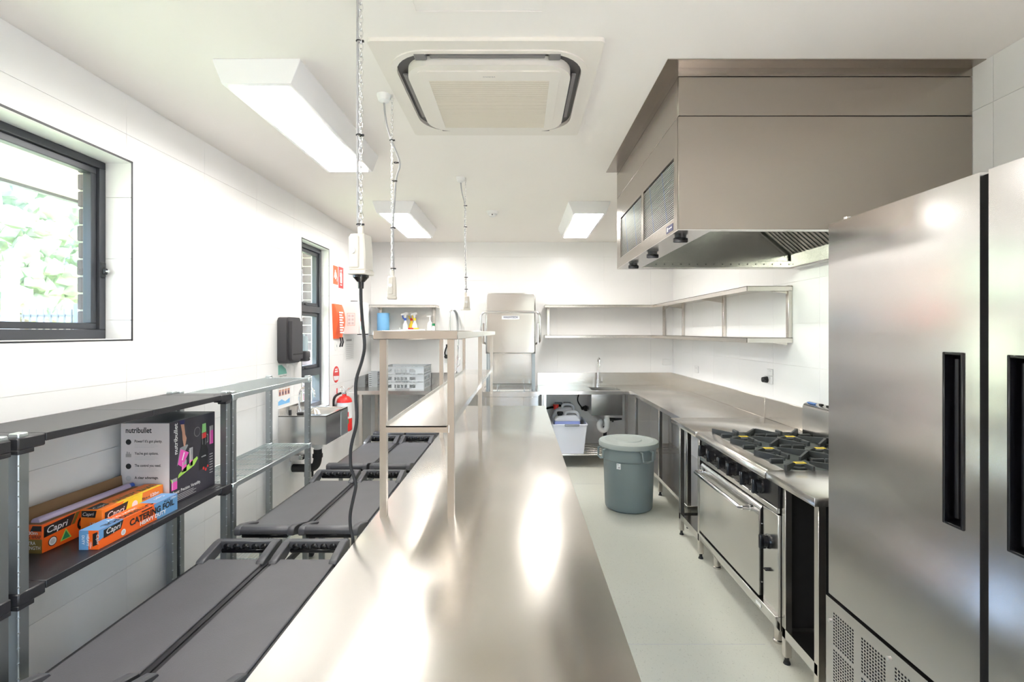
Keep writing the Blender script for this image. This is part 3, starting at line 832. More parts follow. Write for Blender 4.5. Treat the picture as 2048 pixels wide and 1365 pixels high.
tr = smooth_path([(1.06, 6.02, 0.606), (1.06, 6.02, 0.50), (1.055, 6.02, 0.43), (1.02, 6.02, 0.395), (0.975, 6.02, 0.42), (0.965, 6.02, 0.47), (0.985, 6.05, 0.50), (0.99, 6.2, 0.50), (0.99, 6.43, 0.50)], 6)
wt = MB().tube(tr, 0.030, 12).cyl((1.06, 6.02, 0.585), (1.06, 6.02, 0.61), 0.045).cyl((1.06, 6.02, 0.505), (1.06, 6.02, 0.535), 0.038).build('waste_trap', 'pvc_white', cb)
MB().cyl((1.09, 6.02, 0.53), (1.24, 6.02, 0.535), 0.022, 0.010).cyl((1.13, 6.02, 0.50), (1.13, 6.02, 0.545), 0.012).build('overflow_arm', 'rubber', wt)
MB().cyl((1.06, 6.16, 0.18), (1.06, 6.16, 0.42), 0.022).cyl((1.06, 6.16, 0.16), (1.06, 6.16, 0.2), 0.04).build('floor_drain_pipe', 'rubber', cb)
MB().tube(smooth_path([(0.80, 6.42, 0.86), (0.75, 6.40, 0.72), (0.80, 6.40, 0.62), (0.84, 6.40, 0.58)], 6), 0.007, 8).cyl((0.80, 6.40, 0.60), (0.86, 6.38, 0.63), 0.02).cyl((0.86, 6.36, 0.58), (0.86, 6.36, 0.64), 0.03).build('inlet_hose', 'rubber', cb)
legs(cb, [(0.30, 5.82), (0.30, 6.38), (1.37, 5.82), (1.37, 6.38), (1.93, 4.84), (1.37, 4.84), (1.37, 4.03), (1.93, 4.03), (1.93, 6.38)], 0.862)
# slatted pot rail under the back run, solid shelf under the side run
for i in range(7):
    y = 5.80 + i*0.088
    B('pot_rail_slat', 'steel_leg', cb, 0.282, 1.952, y, y+0.052, 0.146, 0.163, bev=0.002)
B('undershelf', 'steel', cb, 1.352, XR-0.02, 4.01, 5.72, 0.150, 0.185, bev=0.002)

def side_table(label, y0, y1, xf, splash):
    t = thing('side_table', label, 'table', ((xf+XR)/2, (y0+y1)/2, 0), 'stainless side tables')
    B('table_top', 'steel_bench', t, xf, XR-0.001, y0, y1, 0.862, 0.90, bev=0.002, seg=2)
    if splash: MB().box(XR-0.022, XR-0.0005, y0, y1, 0.90, 1.062, bev=0.0015).build('splashback', 'steel_leg', t)
    legs(t, [(xf+0.058, y0+0.058), (xf+0.058, y1-0.085), (XR-0.06, y0+0.058), (XR-0.06, y1-0.085)], 0.862)
    MB().box(xf+0.044, XR-0.03, y0+0.05, y1-0.072, 0.150, 0.154).box(xf+0.042, xf+0.046, y0+0.05, y1-0.072, 0.125, 0.172).box(xf+0.046, XR-0.03, y0+0.046, y0+0.05, 0.125, 0.165).box(xf+0.046, XR-0.03, y1-0.076, y1-0.072, 0.125, 0.165).build('undershelf', 'steel', t)
    return t
side_table('stainless side table between the corner bench and the stove', 3.435, 3.99, 1.215, True)
side_table('narrow stainless side table between the stove and the fridge', 2.065, 2.47, 1.224, True)

# ------------------------------------------------------------------ stove
GY0, GY1 = 2.474, 3.431
st = thing('range_oven', 'six-burner stainless gas range with an oven below', 'stove', (1.6, 2.95, 0))
GN = 2.406   # the carcass runs a little way under the neighbouring table top
B('body', 'dark_void', st, 1.278, XR-0.01, GN, GY1-0.004, 0.15, 0.855)
# front rail with rounded nose
m = MB().prism([(1.215, 0.866), (1.222, 0.890), (1.235, 0.902), (1.318, 0.904), (1.318, 0.860), (1.219, 0.860)], 'y', GY0, GY1, bev=0.002)
m.build('front_rail', 'steel_bench', st)
B('hob_tray', 'hob_deck', st, 1.318, 1.915, GY0, GY1, 0.845, 0.872)
B('hob_edge', 'steel', st, 1.318, 1.915, GY1-0.012, GY1, 0.872, 0.900); B('hob_edge', 'steel', st, 1.318, 1.915, GY0, GY0+0.006, 0.872, 0.898)
cpn = B('control_panel', 'black_gloss', st, 1.252, 1.270, GN+0.002, GY1-0.015, 0.735, 0.858)
B('control_strip', 'steel', st, 1.244, 1.262, GN+0.002, GY1-0.004, 0.708, 0.735, bev=0.002)
for y in (3.35, 3.208, 3.034, 2.90, 2.723, 2.584):
    k = MB().cyl((1.252, y, 0.790), (1.243, y, 0.790), 0.040, 0.036, 20).cyl((1.243, y, 0.790), (1.222, y, 0.790), 0.030, 0.027, 20)
    k.box(1.205, 1.24, y-0.011, y+0.011, 0.752, 0.826, bev=0.006, seg=2)
    kk = k.build('burner_knob', 'black_gloss', st)
    B('pointer_mark', 'grey_print', kk, 1.2045, 1.2055, y-0.002, y+0.002, 0.805, 0.824)
# burners and grates
for ix, bx in enumerate((1.468, 1.762)):
    for iy in range(3):
        by = 2.632 + iy*0.3165
        g = MB()
        hw, hl = 0.143, 0.152
        for sx in (-1, 1):
            for sy in (-1, 1):
                p0 = Vector((bx+sx*hw, by+sy*hl, 0)); p1 = Vector((bx+sx*0.040, by+sy*0.044, 0))
                d = (p1-p0).normalized(); nn = Vector((-d.y, d.x, 0))*0.007
                a = [p0+nn, p0-nn, p1-nn*0.8, p1+nn*0.8]; zt = [0.926, 0.926, 0.916, 0.916]; zb2 = [0.885, 0.885, 0.897, 0.897]
                vb = [g.bm.verts.new((q.x, q.y, z)) for q, z in zip(a, zb2)]; vt = [g.bm.verts.new((q.x, q.y, z)) for q, z in zip(a, zt)]
                g.bm.faces.new(vb[::-1]); g.bm.faces.new(vt)
                for i in range(4): g.bm.faces.new((vb[i], vb[(i+1) % 4], vt[(i+1) % 4], vt[i]))
        for (dx, dy) in ((1, 0), (-1, 0), (0, 1), (0, -1)):
            L = hw if dx else hl
            xs = sorted((bx+dx*L*0.52, bx+dx*L)) if dx else [bx-0.008, bx+0.008]
            ys = sorted((by+dy*L*0.52, by+dy*L)) if dy else [by-0.008, by+0.008]
            g.box(xs[0], xs[1], ys[0], ys[1], 0.893, 0.920, bev=0.003)
        # feet and edge ties
        for sx in (-1, 1):
            g.box(bx+sx*hw-0.005, bx+sx*hw+0.005, by-hl, by+hl, 0.880, 0.894)
        for sx in (-1, 1):
            for sy in (-1, 1):
                g.box(bx+sx*(hw-0.004)-0.007, bx+sx*(hw-0.004)+0.007, by+sy*(hl-0.008)-0.007, by+sy*(hl-0.008)+0.007, 0.872, 0.888)
        gg = g.build('grate', 'iron', st)
        MB().lathe([(0, 0), (0.052, 0), (0.052, 0.012), (0.036, 0.016), (0.034, 0.026), (0, 0.028)], (bx, by, 0.870), 20).build('burner_head', 'iron', gg)
        tg = MB().box(bx-0.075, bx-0.022, by-0.128, by-0.098, 0.9265, 0.9285).build('yellow_tag', 'yellow', gg)
        B('tag_print', 'olive', tg, bx-0.066, bx-0.034, by-0.116, by-0.110, 0.9285, 0.929)
# oven door
dr = MB().prism([(1.238, 0.226), (1.238, 0.640), (1.244, 0.672), (1.256, 0.690), (1.275, 0.694), (1.275, 0.226)], 'y', 2.575, GY1-0.012, bev=0.002).build('oven_door', 'steel', st)
hp = [(1.24, 2.66, 0.650), (1.190, 2.66, 0.650), (1.180, 2.672, 0.650), (1.180, 3.335, 0.650), (1.190, 3.347, 0.650), (1.24, 3.347, 0.650)]
MB().tube(hp, 0.012, 12).cyl((1.240, 2.66, 0.65), (1.228, 2.66, 0.65), 0.018).cyl((1.240, 3.347, 0.65), (1.228, 3.347, 0.65), 0.018).build('door_handle', 'chrome', dr)
sc = B('oven_control_panel', 'steel', st, 1.252, 1.275, GN+0.002, 2.556, 0.205, 0.700, bev=0.002)
yk = 2.505
MB().cyl((1.252, yk, 0.535), (1.243, yk, 0.535), 0.036, 0.034, 20).cyl((1.243, yk, 0.535), (1.222, yk, 0.535), 0.028, 0.026, 20).box(1.205, 1.24, yk-0.010, yk+0.010, 0.500, 0.570, bev=0.006, seg=2).build('oven_knob', 'black_gloss', sc)
MB().cyl((1.252, yk, 0.395), (1.238, yk, 0.395), 0.009).box(1.232, 1.24, yk-0.014, yk+0.014, 0.391, 0.399, bev=0.002).build('igniter_button', 'rubber', sc)
B('hinge_screw', 'chrome', st, 1.246, 1.2515, 2.560, 2.566, 0.60, 0.606); B('hinge_screw', 'chrome', st, 1.246, 1.2515, 2.560, 2.566, 0.30, 0.306)
kr = MB().prism([(1.236, 0.212), (1.290, 0.212), (1.290, 0.130), (1.258, 0.138), (1.240, 0.160)], 'y', GN+0.002, GY1-0.004, bev=0.002).build('kick_rail', 'steel', st)
B('rail_sticker', 'white', kr, 1.2345, 1.2355, 2.545, 2.60, 0.176, 0.194)
for x in (1.33, 1.90):
    for y in (GY0+0.08, GY1-0.08):
        MB().lathe([(0, 0), (0.026, 0), (0.026, 0.012), (0.021, 0.016), (0.021, 0.152), (0, 0.152)], (x, y, 0), 20).build('leg', 'steel_leg', st)
fr = MB().prism([(1.915, 0.86), (1.915, 1.085), (1.925, 1.105), (1.945, 1.115), (XR-0.024, 1.122), (XR-0.024, 0.86)], 'y', GY0+0.02, GY1-0.06, bev=0.003).build('flue_riser', 'steel', st)
m = MB()
for i in range(9):
    y = 3.20 - i*0.075
    m.box(1.938, XR-0.034, y, y+0.022, 1.112, 1.1235)
m.build('flue_slots', 'dark_void', fr)
B('maker_label', 'film_blue', fr, 1.935, 1.955, 3.27, 3.35, 1.1125, 1.1185)

# ------------------------------------------------------------------ fridge
FX, FZ = 1.230, 2.016
FYA, FYB = 0.655, 1.98
fg = thing('upright_fridge', 'tall two-door stainless upright fridge on the right', 'fridge', (1.6, 1.3, 0))
B('cabinet', 'steel_fridge', fg, FX+0.066, XR-0.02, FYA, FYB, 0.10, FZ+0.01, bev=0.003)
for x in (FX+0.12, XR-0.12):
    for y in (FYA+0.1, FYB-0.1):
        MB().cyl((x, y, 0), (x, y, 0.10), 0.03).build('castor', 'rubber', fg)
B('door_gap', 'dark_void', fg, FX+0.020, FX+0.064, 1.296, 1.342, 0.555, FZ-0.004)
def fdoor(y0, y1, hy0, hy1):
    z0, z1 = 0.552, FZ; hz0, hz1 = 1.038, 1.532
    m = MB().box(FX, FX+0.060, y0, hy0, z0, z1).box(FX, FX+0.060, hy1, y1, z0, z1).box(FX, FX+0.060, hy0, hy1, z0, hz0).box(FX, FX+0.060, hy0, hy1, hz1, z1)
    bmesh.ops.remove_doubles(m.bm, verts=m.bm.verts, dist=1e-5)
    d = m.build('door', 'steel_fridge', fg)
    h = MB().box(FX+0.030, FX+0.034, hy0, hy1, hz0, hz1)
    e = 0.008
    for a in ((hy0, hy0+e, hz0, hz1), (hy1-e, hy1, hz0, hz1), (hy0+e, hy1-e, hz0, hz0+e), (hy0+e, hy1-e, hz1-e, hz1)):
        h.box(FX-0.005, FX+0.034, *a, bev=0.002)
    h.tube([(FX+0.024, (hy0+hy1)/2+0.012, hz0+0.02), (FX+0.024, (hy0+hy1)/2+0.012, hz1-0.02)], 0.010, 10)
    h.build('recessed_handle', 'black_gloss', d)
    return d
fdoor(1.330, FYB, 1.376, 1.444)
fdoor(FYA, 1.305, 1.185, 1.253)
MB().cyl((FX+0.04, FYB-0.05, FZ), (FX+0.04, FYB-0.05, FZ+0.018), 0.014).build('hinge_pin', 'chrome', fg)
# perforated grille
gp = MB(); gxx = FX-0.008
ztop, zbot = 0.543, 0.075
def quad(y0, y1, z0, z1): gp.face([(gxx, y1, z0), (gxx, y0, z0), (gxx, y0, z1), (gxx, y1, z1)])
cols = []; y = 1.940
while y - 0.122 > FYA+0.02: cols.append((y-0.122, y)); y -= 0.1585
rows = [(0.372, 0.501), (0.229, 0.358), (0.086, 0.215)]
edges_y = [FYB+0.004] + [v for c in cols for v in (c[1], c[0])] + [FYA]
edges_z = [ztop] + [v for r in rows for v in (r[1], r[0])] + [zbot]
for i in range(len(edges_y)-1):
    for j in range(len(edges_z)-1):
        ya, yb = edges_y[i+1], edges_y[i]; za, zb = edges_z[j+1], edges_z[j]
        if i % 2 == 1 and j % 2 == 1:
            nc, nr = 9, 11; cy = (yb-ya)/(nc+0.0); cz = (zb-za)/nr; h = 0.30
            for a in range(nc):
                for b in range(nr):
                    u0, u1 = ya+a*cy, ya+(a+1)*cy; v0, v1 = za+b*cz, za+(b+1)*cz
                    off = 0.0
                    p0, p1 = u0+cy*(0.5-h), u0+cy*(0.5+h); q0, q1 = v0+cz*(0.5-h), v0+cz*(0.5+h)
                    quad(u0, u1, v0, q0); quad(u0, u1, q1, v1); quad(u0, p0, q0, q1); quad(p1, u1, q0, q1)
        else: quad(ya, yb, za, zb)
gp.box(gxx+0.0002, FX+0.05, FYA, FYB+0.004, ztop-0.0015, ztop); gp.box(gxx+0.0002, FX+0.05, FYB+0.002, FYB+0.004, zbot, ztop-0.0015)
gpo = gp.build('vent_grille', 'steel_fridge', fg, smooth=False)
B('grille_back', 'dark_void', fg, FX+0.015, FX+0.05, FYA+0.005, FYB-0.005, 0.08, 0.540)
for y in (1.958, 1.646): MB().cyl((gxx-0.006, y, 0.455 if y > 1.8 else 0.510), (gxx, y, 0.455 if y > 1.8 else 0.510), 0.007, n=12).build('grille_screw', 'chrome', fg)

# ------------------------------------------------------------------ pass-through dishwasher
dw = thing('dishwasher', 'pass-through dishwasher with a raised stainless hood against the back wall', 'dishwasher', (-0.10, 6.05, 0))
DX0, DX1, DY0 = -0.385, 0.187, 5.72
B('base_cabinet', 'steel', dw, DX0-0.03, DX1+0.035, DY0+0.02, 6.35, 0.12, 0.862, bev=0.003)
m = MB().box(DX0-0.04, DX1+0.045, DY0, DY0+0.03, 0.855, 0.90).box(DX0-0.04, DX0-0.01, DY0+0.03, 6.35, 0.855, 0.90).box(DX1+0.015, DX1+0.045, DY0+0.03, 6.35, 0.855, 0.90).box(DX0-0.01, DX1+0.015, DY0+0.03, 6.35, 0.845, 0.865)
m.build('wash_tray', 'steel', dw)
B('front_panel', 'steel', dw, DX0+0.0, DX1-0.14, DY0+0.010, DY0+0.021, 0.18, 0.84, bev=0.003)
B('front_panel', 'steel', dw, DX1-0.135, DX1+0.03, DY0+0.010, DY0+0.021, 0.18, 0.84, bev=0.003)
for x in (DX0, DX1-0.03):
    B('column', 'galv', dw, x, x+0.03, 6.28, 6.33, 0.865, 1.95)
    B('guide_post', 'galv', dw, x+0.004, x+0.026, DY0+0.06, DY0+0.085, 0.90, 1.36)
B('back_panel', 'steel', dw, DX0+0.03, DX1-0.03, 6.32, 6.34, 0.865, 1.60)
hm = MB()
hz0, hz1 = 1.338, 2.035
hm.box(DX0, DX1, DY0, DY0+0.012, hz0, hz1, bev=0.006, seg=2).box(DX0, DX0+0.010, DY0+0.012, 6.33, hz0, hz1).box(DX1-0.010, DX1, DY0+0.012, 6.33, hz0, hz1).box(DX0, DX1, DY0+0.006, 6.33, hz1-0.012, hz1, bev=0.003)
hdw = hm.build('hood', 'steel', dw)
MB().prism(rrect(DX0+0.012, DX1-0.012, hz0+0.01, hz1-0.008, 0.02), 'y', DY0-0.006, DY0, bev=0.004).build('hood_face', 'steel', hdw)
zb = 1.815
bar = [(DX0-0.045, DY0+0.35, 1.43)]
L, Rr = DX0-0.052, DX1+0.052
pth = [(DX0-0.004, DY0+0.12, 1.445), (L, DY0+0.06, 1.48), (L, DY0-0.045, 1.56), (L, DY0-0.05, zb-0.06)] + arc((L+0.06, DY0-0.05, zb-0.06), 0.06, 180, 90, 6, (1, 0, 0), (0, 0, 1)) + arc((Rr-0.06, DY0-0.05, zb-0.06), 0.06, 90, 0, 6, (1, 0, 0), (0, 0, 1)) + [(Rr, DY0-0.05, 1.56+0.0), (Rr, DY0+0.06, 1.48), (DX1+0.004, DY0+0.12, 1.445)]
MB().tube(pth, 0.013, 10).build('lift_handle', 'chrome', dw)
for x in (DX0-0.03, DX1+0.03):
    B('lift_arm', 'steel', dw, x-0.010, x+0.010, DY0+0.02, DY0+0.10, 1.45, 1.69, bev=0.003)
lp = B('maker_plate', 'white', dw, -0.20, 0.004, DY0-0.009, DY0-0.006, 1.732, 1.775)
txt('lettering', 'WASHTECH', (-0.098, DY0-0.009, 1.744), (1, 0, 0), (0, 0, 1), 'navy', lp, width=0.165, height=0.024, bold=0.02, shear=0.3, align='CENTER')
m = MB()
for z in (0.925, 0.985):
    m.tube([(DX0+0.05, DY0+0.05, z), (DX1-0.06, DY0+0.05, z)], 0.005, 6)
for x in (DX0+0.06, DX0+0.13, DX1-0.13, DX1-0.06): m.tube([(x, DY0+0.05, 0.88), (x, DY0+0.05, 0.985)], 0.005, 6); m.tube([(x, DY0+0.05, 0.925), (x, 6.30, 0.925)], 0.005, 6)
m.build('rack_guide', 'chrome', dw)
MB().lathe([(0, 0), (0.03, 0), (0.03, 0.02), (0, 0.025)], (-0.20, 5.95, 0.868), 16).tube([(-0.33, 5.96, 0.882), (0.14, 6.02, 0.882)], 0.012, 8).build('wash_arm', 'pvc_white', dw)
for x in (DX0+0.02, DX1-0.02):
    for y in (DY0+0.08, 6.30): MB().cyl((x, y, 0), (x, y, 0.12), 0.02).build('leg', 'steel_leg', dw)

# ------------------------------------------------------------------ dish bench on the left
db = thing('dish_bench', 'stainless dish bench in the far left corner carrying grey racks', 'bench', (-1.2, 6.1, 0))
KX0, KX1, KY0, KY1 = -0.86, -0.50, 5.92, 6.22
m = MB()
for (a, b, c, d) in ((XL+0.001, KX0, 5.80, YB), (KX1, DX0-0.045, 5.80, YB), (KX0, KX1, 5.80, KY0), (KX0, KX1, KY1, YB)):
    m.box(a, min(b, 9), c, min(d, YB-0.001), 0.856, 0.90)
bmesh.ops.remove_doubles(m.bm, verts=m.bm.verts, dist=1e-5)
m.build('bench_top', 'steel_bench', db)
MB().box(KX0-0.01, KX0, KY0, KY1, 0.62, 0.856).box(KX1, KX1+0.01, KY0, KY1, 0.62, 0.856).box(KX0, KX1, KY0-0.01, KY0, 0.62, 0.856).box(KX0, KX1, KY1, KY1+0.01, 0.62, 0.856).box(KX0, KX1, KY0, KY1, 0.62, 0.63).build('sink_bowl', 'steel', db)
MB().box(XL+0.001, DX0-0.045, YB-0.016, YB-0.0005, 0.90, 1.062).build('splashback', 'steel', db)
MB().prism([(5.80, 0.90), (5.80, 1.055), (YB-0.016, 1.062), (YB-0.016, 0.90)], 'x', XL+0.001, XL+0.016).build('splashback', 'steel', db)
legs(db, [(-1.86, 5.85), (-1.82, 6.36), (-0.47, 5.85), (-0.47, 6.36)], 0.856, 0.019)
# pre-rinse spray tap
tp2 = thing('rinse_tap', 'tall chrome pre-rinse spray tap with a spring hose, left of the dishwasher', 'tap', (-0.885, 6.36, 0.90))
MB().cyl((-0.885, 6.36, 0.90), (-0.885, 6.36, 0.97), 0.026, 0.02).tube([(-0.885, 6.36, 0.95), (-0.885, 6.36, 1.83)] + arc((-0.845, 6.36, 1.83), 0.04, 180, 60, 8, (1, 0, 0), (0, 0, 1)), 0.009, 10).build('riser', 'chrome', tp2)
hose = smooth_path([(-0.83, 6.355, 1.866), (-0.80, 6.33, 1.82), (-0.785, 6.30, 1.74), (-0.775, 6.28, 1.62), (-0.772, 6.27, 1.50), (-0.772, 6.27, 1.36)], 10)
MB().tube(hose, 0.007, 8).build('hose', 'cable_grey', tp2)
sp_ = []
Lh = hose
for i in range(len(Lh)-12):
    for k in range(4):
        a = 2*math.pi*(i*4+k)/6.0; q = Lh[i].lerp(Lh[i+1], k/4)
        sp_.append((q.x + 0.017*math.cos(a), q.y + 0.017*math.sin(a), q.z))
MB().tube(sp_, 0.0032, 5).build('spring', 'galv', tp2)
MB().cyl((-0.772, 6.27, 1.50), (-0.772, 6.27, 1.42), 0.016).tube([(-0.772, 6.27, 1.40), (-0.775, 6.25, 1.24), (-0.79, 6.20, 1.10)], 0.011, 8).cyl((-0.79, 6.20, 1.10), (-0.80, 6.18, 1.07), 0.022, 0.026).tube([(-0.772, 6.25, 1.28), (-0.745, 6.24, 1.26), (-0.745, 6.22, 1.18), (-0.775, 6.22, 1.15)], 0.005, 6).build('spray_gun', 'chrome', tp2)
MB().tube([(-0.885, 6.36, 1.49), (-0.70, 6.30, 1.495)], 0.005, 6).build('hook_arm', 'chrome', tp2)
wp = thing('wall_plug', 'black plugs in a wall outlet behind the over-shelf legs', 'plug', (-0.93, YB, 1.2))
MB().box(-0.985, -0.885, YB-0.012, YB-0.0005, 1.19, 1.33, bev=0.004).build('outlet_plate', 'outlet_white', wp)
MB().cyl((-0.94, YB-0.05, 1.27), (-0.94, YB-0.012, 1.27), 0.026).tube(smooth_path([(-0.94, YB-0.05, 1.27), (-0.955, YB-0.06, 1.32), (-0.935, YB-0.03, 1.40), (-0.94, YB-0.012, 1.42)], 5), 0.010, 8).build('plug', 'rubber', wp)

# dish racks, cutlery basket
def dish_rack(label, z):
    x0, x1, y0, y1, hh = -1.636, -1.136, 5.93, 6.40, 0.092
    t = thing('dish_rack', label, 'dish rack', ((x0+x1)/2, (y0+y1)/2, z), 'grey dish racks in a stack')
    m = MB(); w = 0.010
    def wall(fn, a0, a1):
        # front-type wall with slots: bottom band, top band, uprights
        L = a1-a0
        fn(a0, a1, z+0.001, z+0.020); fn(a0, a1, z+0.060, z+hh-0.003)
        for (u, v) in ((0, 0.10), (0.23, 0.30), (0.345, 0.365), (0.43, 0.45), (0.515, 0.535), (0.60, 0.66), (0.80, 1.0)):
            fn(a0+L*u, a0+L*v, z+0.020, z+0.060)
    wall(lambda a, b, c, d: m.box(a, b, y0, y0+w, c, d), x0, x1)
    wall(lambda a, b, c, d: m.box(a, b, y1-w, y1, c, d), x0, x1)
    wall(lambda a, b, c, d: m.box(x0, x0+w, a, b, c, d), y0+w, y1-w)
    wall(lambda a, b, c, d: m.box(x1-w, x1, a, b, c, d), y0+w, y1-w)
    body = m.build('rack_wall', 'rack_grey', t)
    MB().box(x0-0.006, x1+0.006, y0-0.006, y0+0.008, z+hh-0.010, z+hh-0.003).box(x1-0.008, x1+0.006, y0+0.008, y1, z+hh-0.010, z+hh-0.003).box(x0-0.006, x0+0.008, y0+0.008, y1, z+hh-0.010, z+hh-0.003).build('rim', 'rack_grey', t)
    g = MB()
    for i in range(13):
        a = x0+w + (x1-x0-2*w)*i/12; g.box(a-0.002, a+0.002, y0+w, y1-w, z+0.006, z+0.014)
    for i in range(12):
        a = y0+w + (y1-y0-2*w)*i/11; g.box(x0+w, x1-w, a-0.002, a+0.002, z+0.006, z+0.014)
    g.build('base_grid', 'rack_grey', t)
    MB().box(x0+0.16, x1-0.17, y0-0.003, y0, z+0.002, z+0.018).build('grip_lip', 'handle_grey', t)
for i, s in enumerate(('bottom grey dish rack of the stack of three', 'middle grey dish rack of the stack of three', 'top grey dish rack of the stack of three')):
    dish_rack(s, 0.90 + i*0.0925)
cbk = thing('cutlery_basket', 'small slotted grey cutlery basket in the corner of the dish bench', 'basket', (-1.83, 6.27, 0.90))
m = MB(); x0, x1, y0, y1 = -1.885, -1.770, 6.22, 6.34
for i in range(8):
    zz = 0.902 + i*0.024; e = 0.008*(1 - i/8)
    m.box(x0+e, x1-e, y0+e, y0+e+0.005, zz, zz+0.014); m.box(x0+e, x1-e, y1-e-0.005, y1-e, zz, zz+0.014)
    m.box(x0+e, x0+e+0.005, y0+e, y1-e, zz, zz+0.014); m.box(x1-e-0.005, x1-e, y0+e, y1-e, zz, zz+0.014)
m.box(x0+0.006, x1-0.006, y0+0.006, y1-0.006, 0.9005, 0.905)
for x in (x0, x0+0.04, x1-0.012):
    m.box(x+0.002, x+0.010, y0, y0+0.006, 0.902, 1.09)
m.build('slotted_wall', 'rack_grey', cbk)
MB().box(x0-0.003, x1+0.003, y0-0.003, y0+0.006, 1.078, 1.09).box(x0-0.003, x1+0.003, y1-0.006, y1+0.003, 1.078, 1.09).box(x1-0.005, x1+0.003, y0, y1, 1.078, 1.09).build('rim', 'rack_grey', cbk)

# ------------------------------------------------------------------ things on the left wall shelf (z 1.547)
SZ = 1.547
def spray(x, y, body, band, trig, label):
    t = thing('spray_bottle', label, 'spray bottle', (x, y, SZ), 'spray bottles on the wall shelf')
    MB().lathe([(0, 0), (0.036, 0), (0.038, 0.01), (0.038, 0.085), (0.030, 0.13), (0.014, 0.165), (0.014, 0.19), (0, 0.19)], (x, y, SZ+0.002), 20).build('bottle', body, t)
    MB().cyl((x, y, SZ+0.185), (x, y, SZ+0.215), 0.017).build('collar', band, t)
    MB().prism([(x-0.055, SZ+0.248), (x-0.050, SZ+0.27), (x+0.01, SZ+0.292), (x+0.038, SZ+0.285), (x+0.038, SZ+0.262), (x+0.012, SZ+0.255), (x+0.010, SZ+0.213), (x-0.010, SZ+0.213), (x-0.012, SZ+0.250)], 'y', y-0.013, y+0.013, bev=0.004).build('head', 'white', t)
    MB().tube([(x-0.028, y, SZ+0.262), (x-0.032, y, SZ+0.235), (x-0.024, y, SZ+0.205)], 0.007, 8).build('trigger', trig, t)
sy = 6.27
spray(-1.435, sy, 'white', 'blue', 'blue', 'white spray bottle with a blue collar on the wall shelf')
spray(-1.315, sy, 'white', 'yellow', 'yellow', 'white spray bottle with a yellow collar on the wall shelf')
spray(-1.375, sy+0.085, 'yellow', 'red', 'yellow', 'yellow spray bottle behind the other two on the wall shelf')
bt = thing('bottle_tray', 'low white tray under the spray bottles on the wall shelf', 'tray', (-1.36, 6.26, SZ))
m = MB().box(-1.49, -1.17, 6.165, 6.172, SZ+0.001, SZ+0.075, bev=0.002).box(-1.49, -1.483, 6.172, 6.22, SZ+0.001, SZ+0.095, bev=0.002).box(-1.177, -1.17, 6.172, 6.22, SZ+0.001, SZ+0.075, bev=0.002).box(-1.483, -1.177, 6.172, 6.22, SZ+0.001, SZ+0.003)
m.build('tray_wall', 'white', bt)
mk = thing('marker_pen', 'red and yellow marker pen lying across the white tray', 'pen', (-1.36, 6.19, SZ+0.076))
MB().cyl((-1.31, 6.169, SZ+0.083), (-1.245, 6.169, SZ+0.083), 0.008).build('cap', 'yellow', mk); MB().cyl((-1.375, 6.169, SZ+0.083), (-1.31, 6.169, SZ+0.083), 0.008).build('barrel', 'red', mk)
blu = thing('blue_roll', 'light blue roll of wiping cloth standing on the wall shelf', 'cloth roll', (-1.71, 6.27, SZ))
MB().lathe([(0.018, 0.0), (0.072, 0.0), (0.075, 0.004), (0.075, 0.272), (0.072, 0.278), (0.018, 0.278)], (-1.715, 6.28, SZ+0.001), 28).build('cloth', 'sky_blue', blu)
MB().lathe([(0.014, 0.0), (0.0178, 0.0), (0.0178, 0.280), (0.014, 0.280), (0.014, 0.0)], (-1.715, 6.28, SZ+0.001), 16).build('core', 'cardboard', blu)
gc = thing('green_cloth', 'crumpled green cloth lying on the wall shelf', 'cloth', (-1.56, 6.25, SZ))
b_ = bmesh.new(); bmesh.ops.create_icosphere(b_, subdivisions=3, radius=0.07)
rn = random.Random(5)
for v in b_.verts: v.co = Vector((v.co.x*1.05, v.co.y*0.9, max(-0.0, v.co.z*0.78))) * rn.uniform(0.86, 1.12)
MB().merge(b_, Matrix.Translation((-1.562, 6.27, SZ+0.002))).build('folds', 'soft_green', gc)
pb = thing('pump_bottle', 'white pump bottle at the right end of the wall shelf', 'bottle', (-1.11, 6.26, SZ))
MB().lathe([(0, 0), (0.034, 0), (0.034, 0.12), (0.028, 0.15), (0.013, 0.17), (0.013, 0.185), (0, 0.185)], (-1.125, 6.27, SZ+0.001), 20).build('bottle', 'white', pb)
MB().cyl((-1.125, 6.27, SZ+0.185), (-1.125, 6.27, SZ+0.235), 0.009).box(-1.165, -1.108, 6.258, 6.282, SZ+0.228, SZ+0.246, bev=0.005).build('pump', 'white', pb)
gb = thing('capped_bottle', 'small clear bottle with a green cap at the shelf end', 'bottle', (-1.06, 6.23, SZ))
MB().lathe([(0, 0), (0.022, 0), (0.022, 0.10), (0.014, 0.115), (0, 0.115)], (-1.068, 6.20, SZ+0.001), 16).build('bottle', 'white', gb)
MB().cyl((-1.068, 6.20, SZ+0.116), (-1.068, 6.20, SZ+0.145), 0.019).build('cap', 'green', gb)

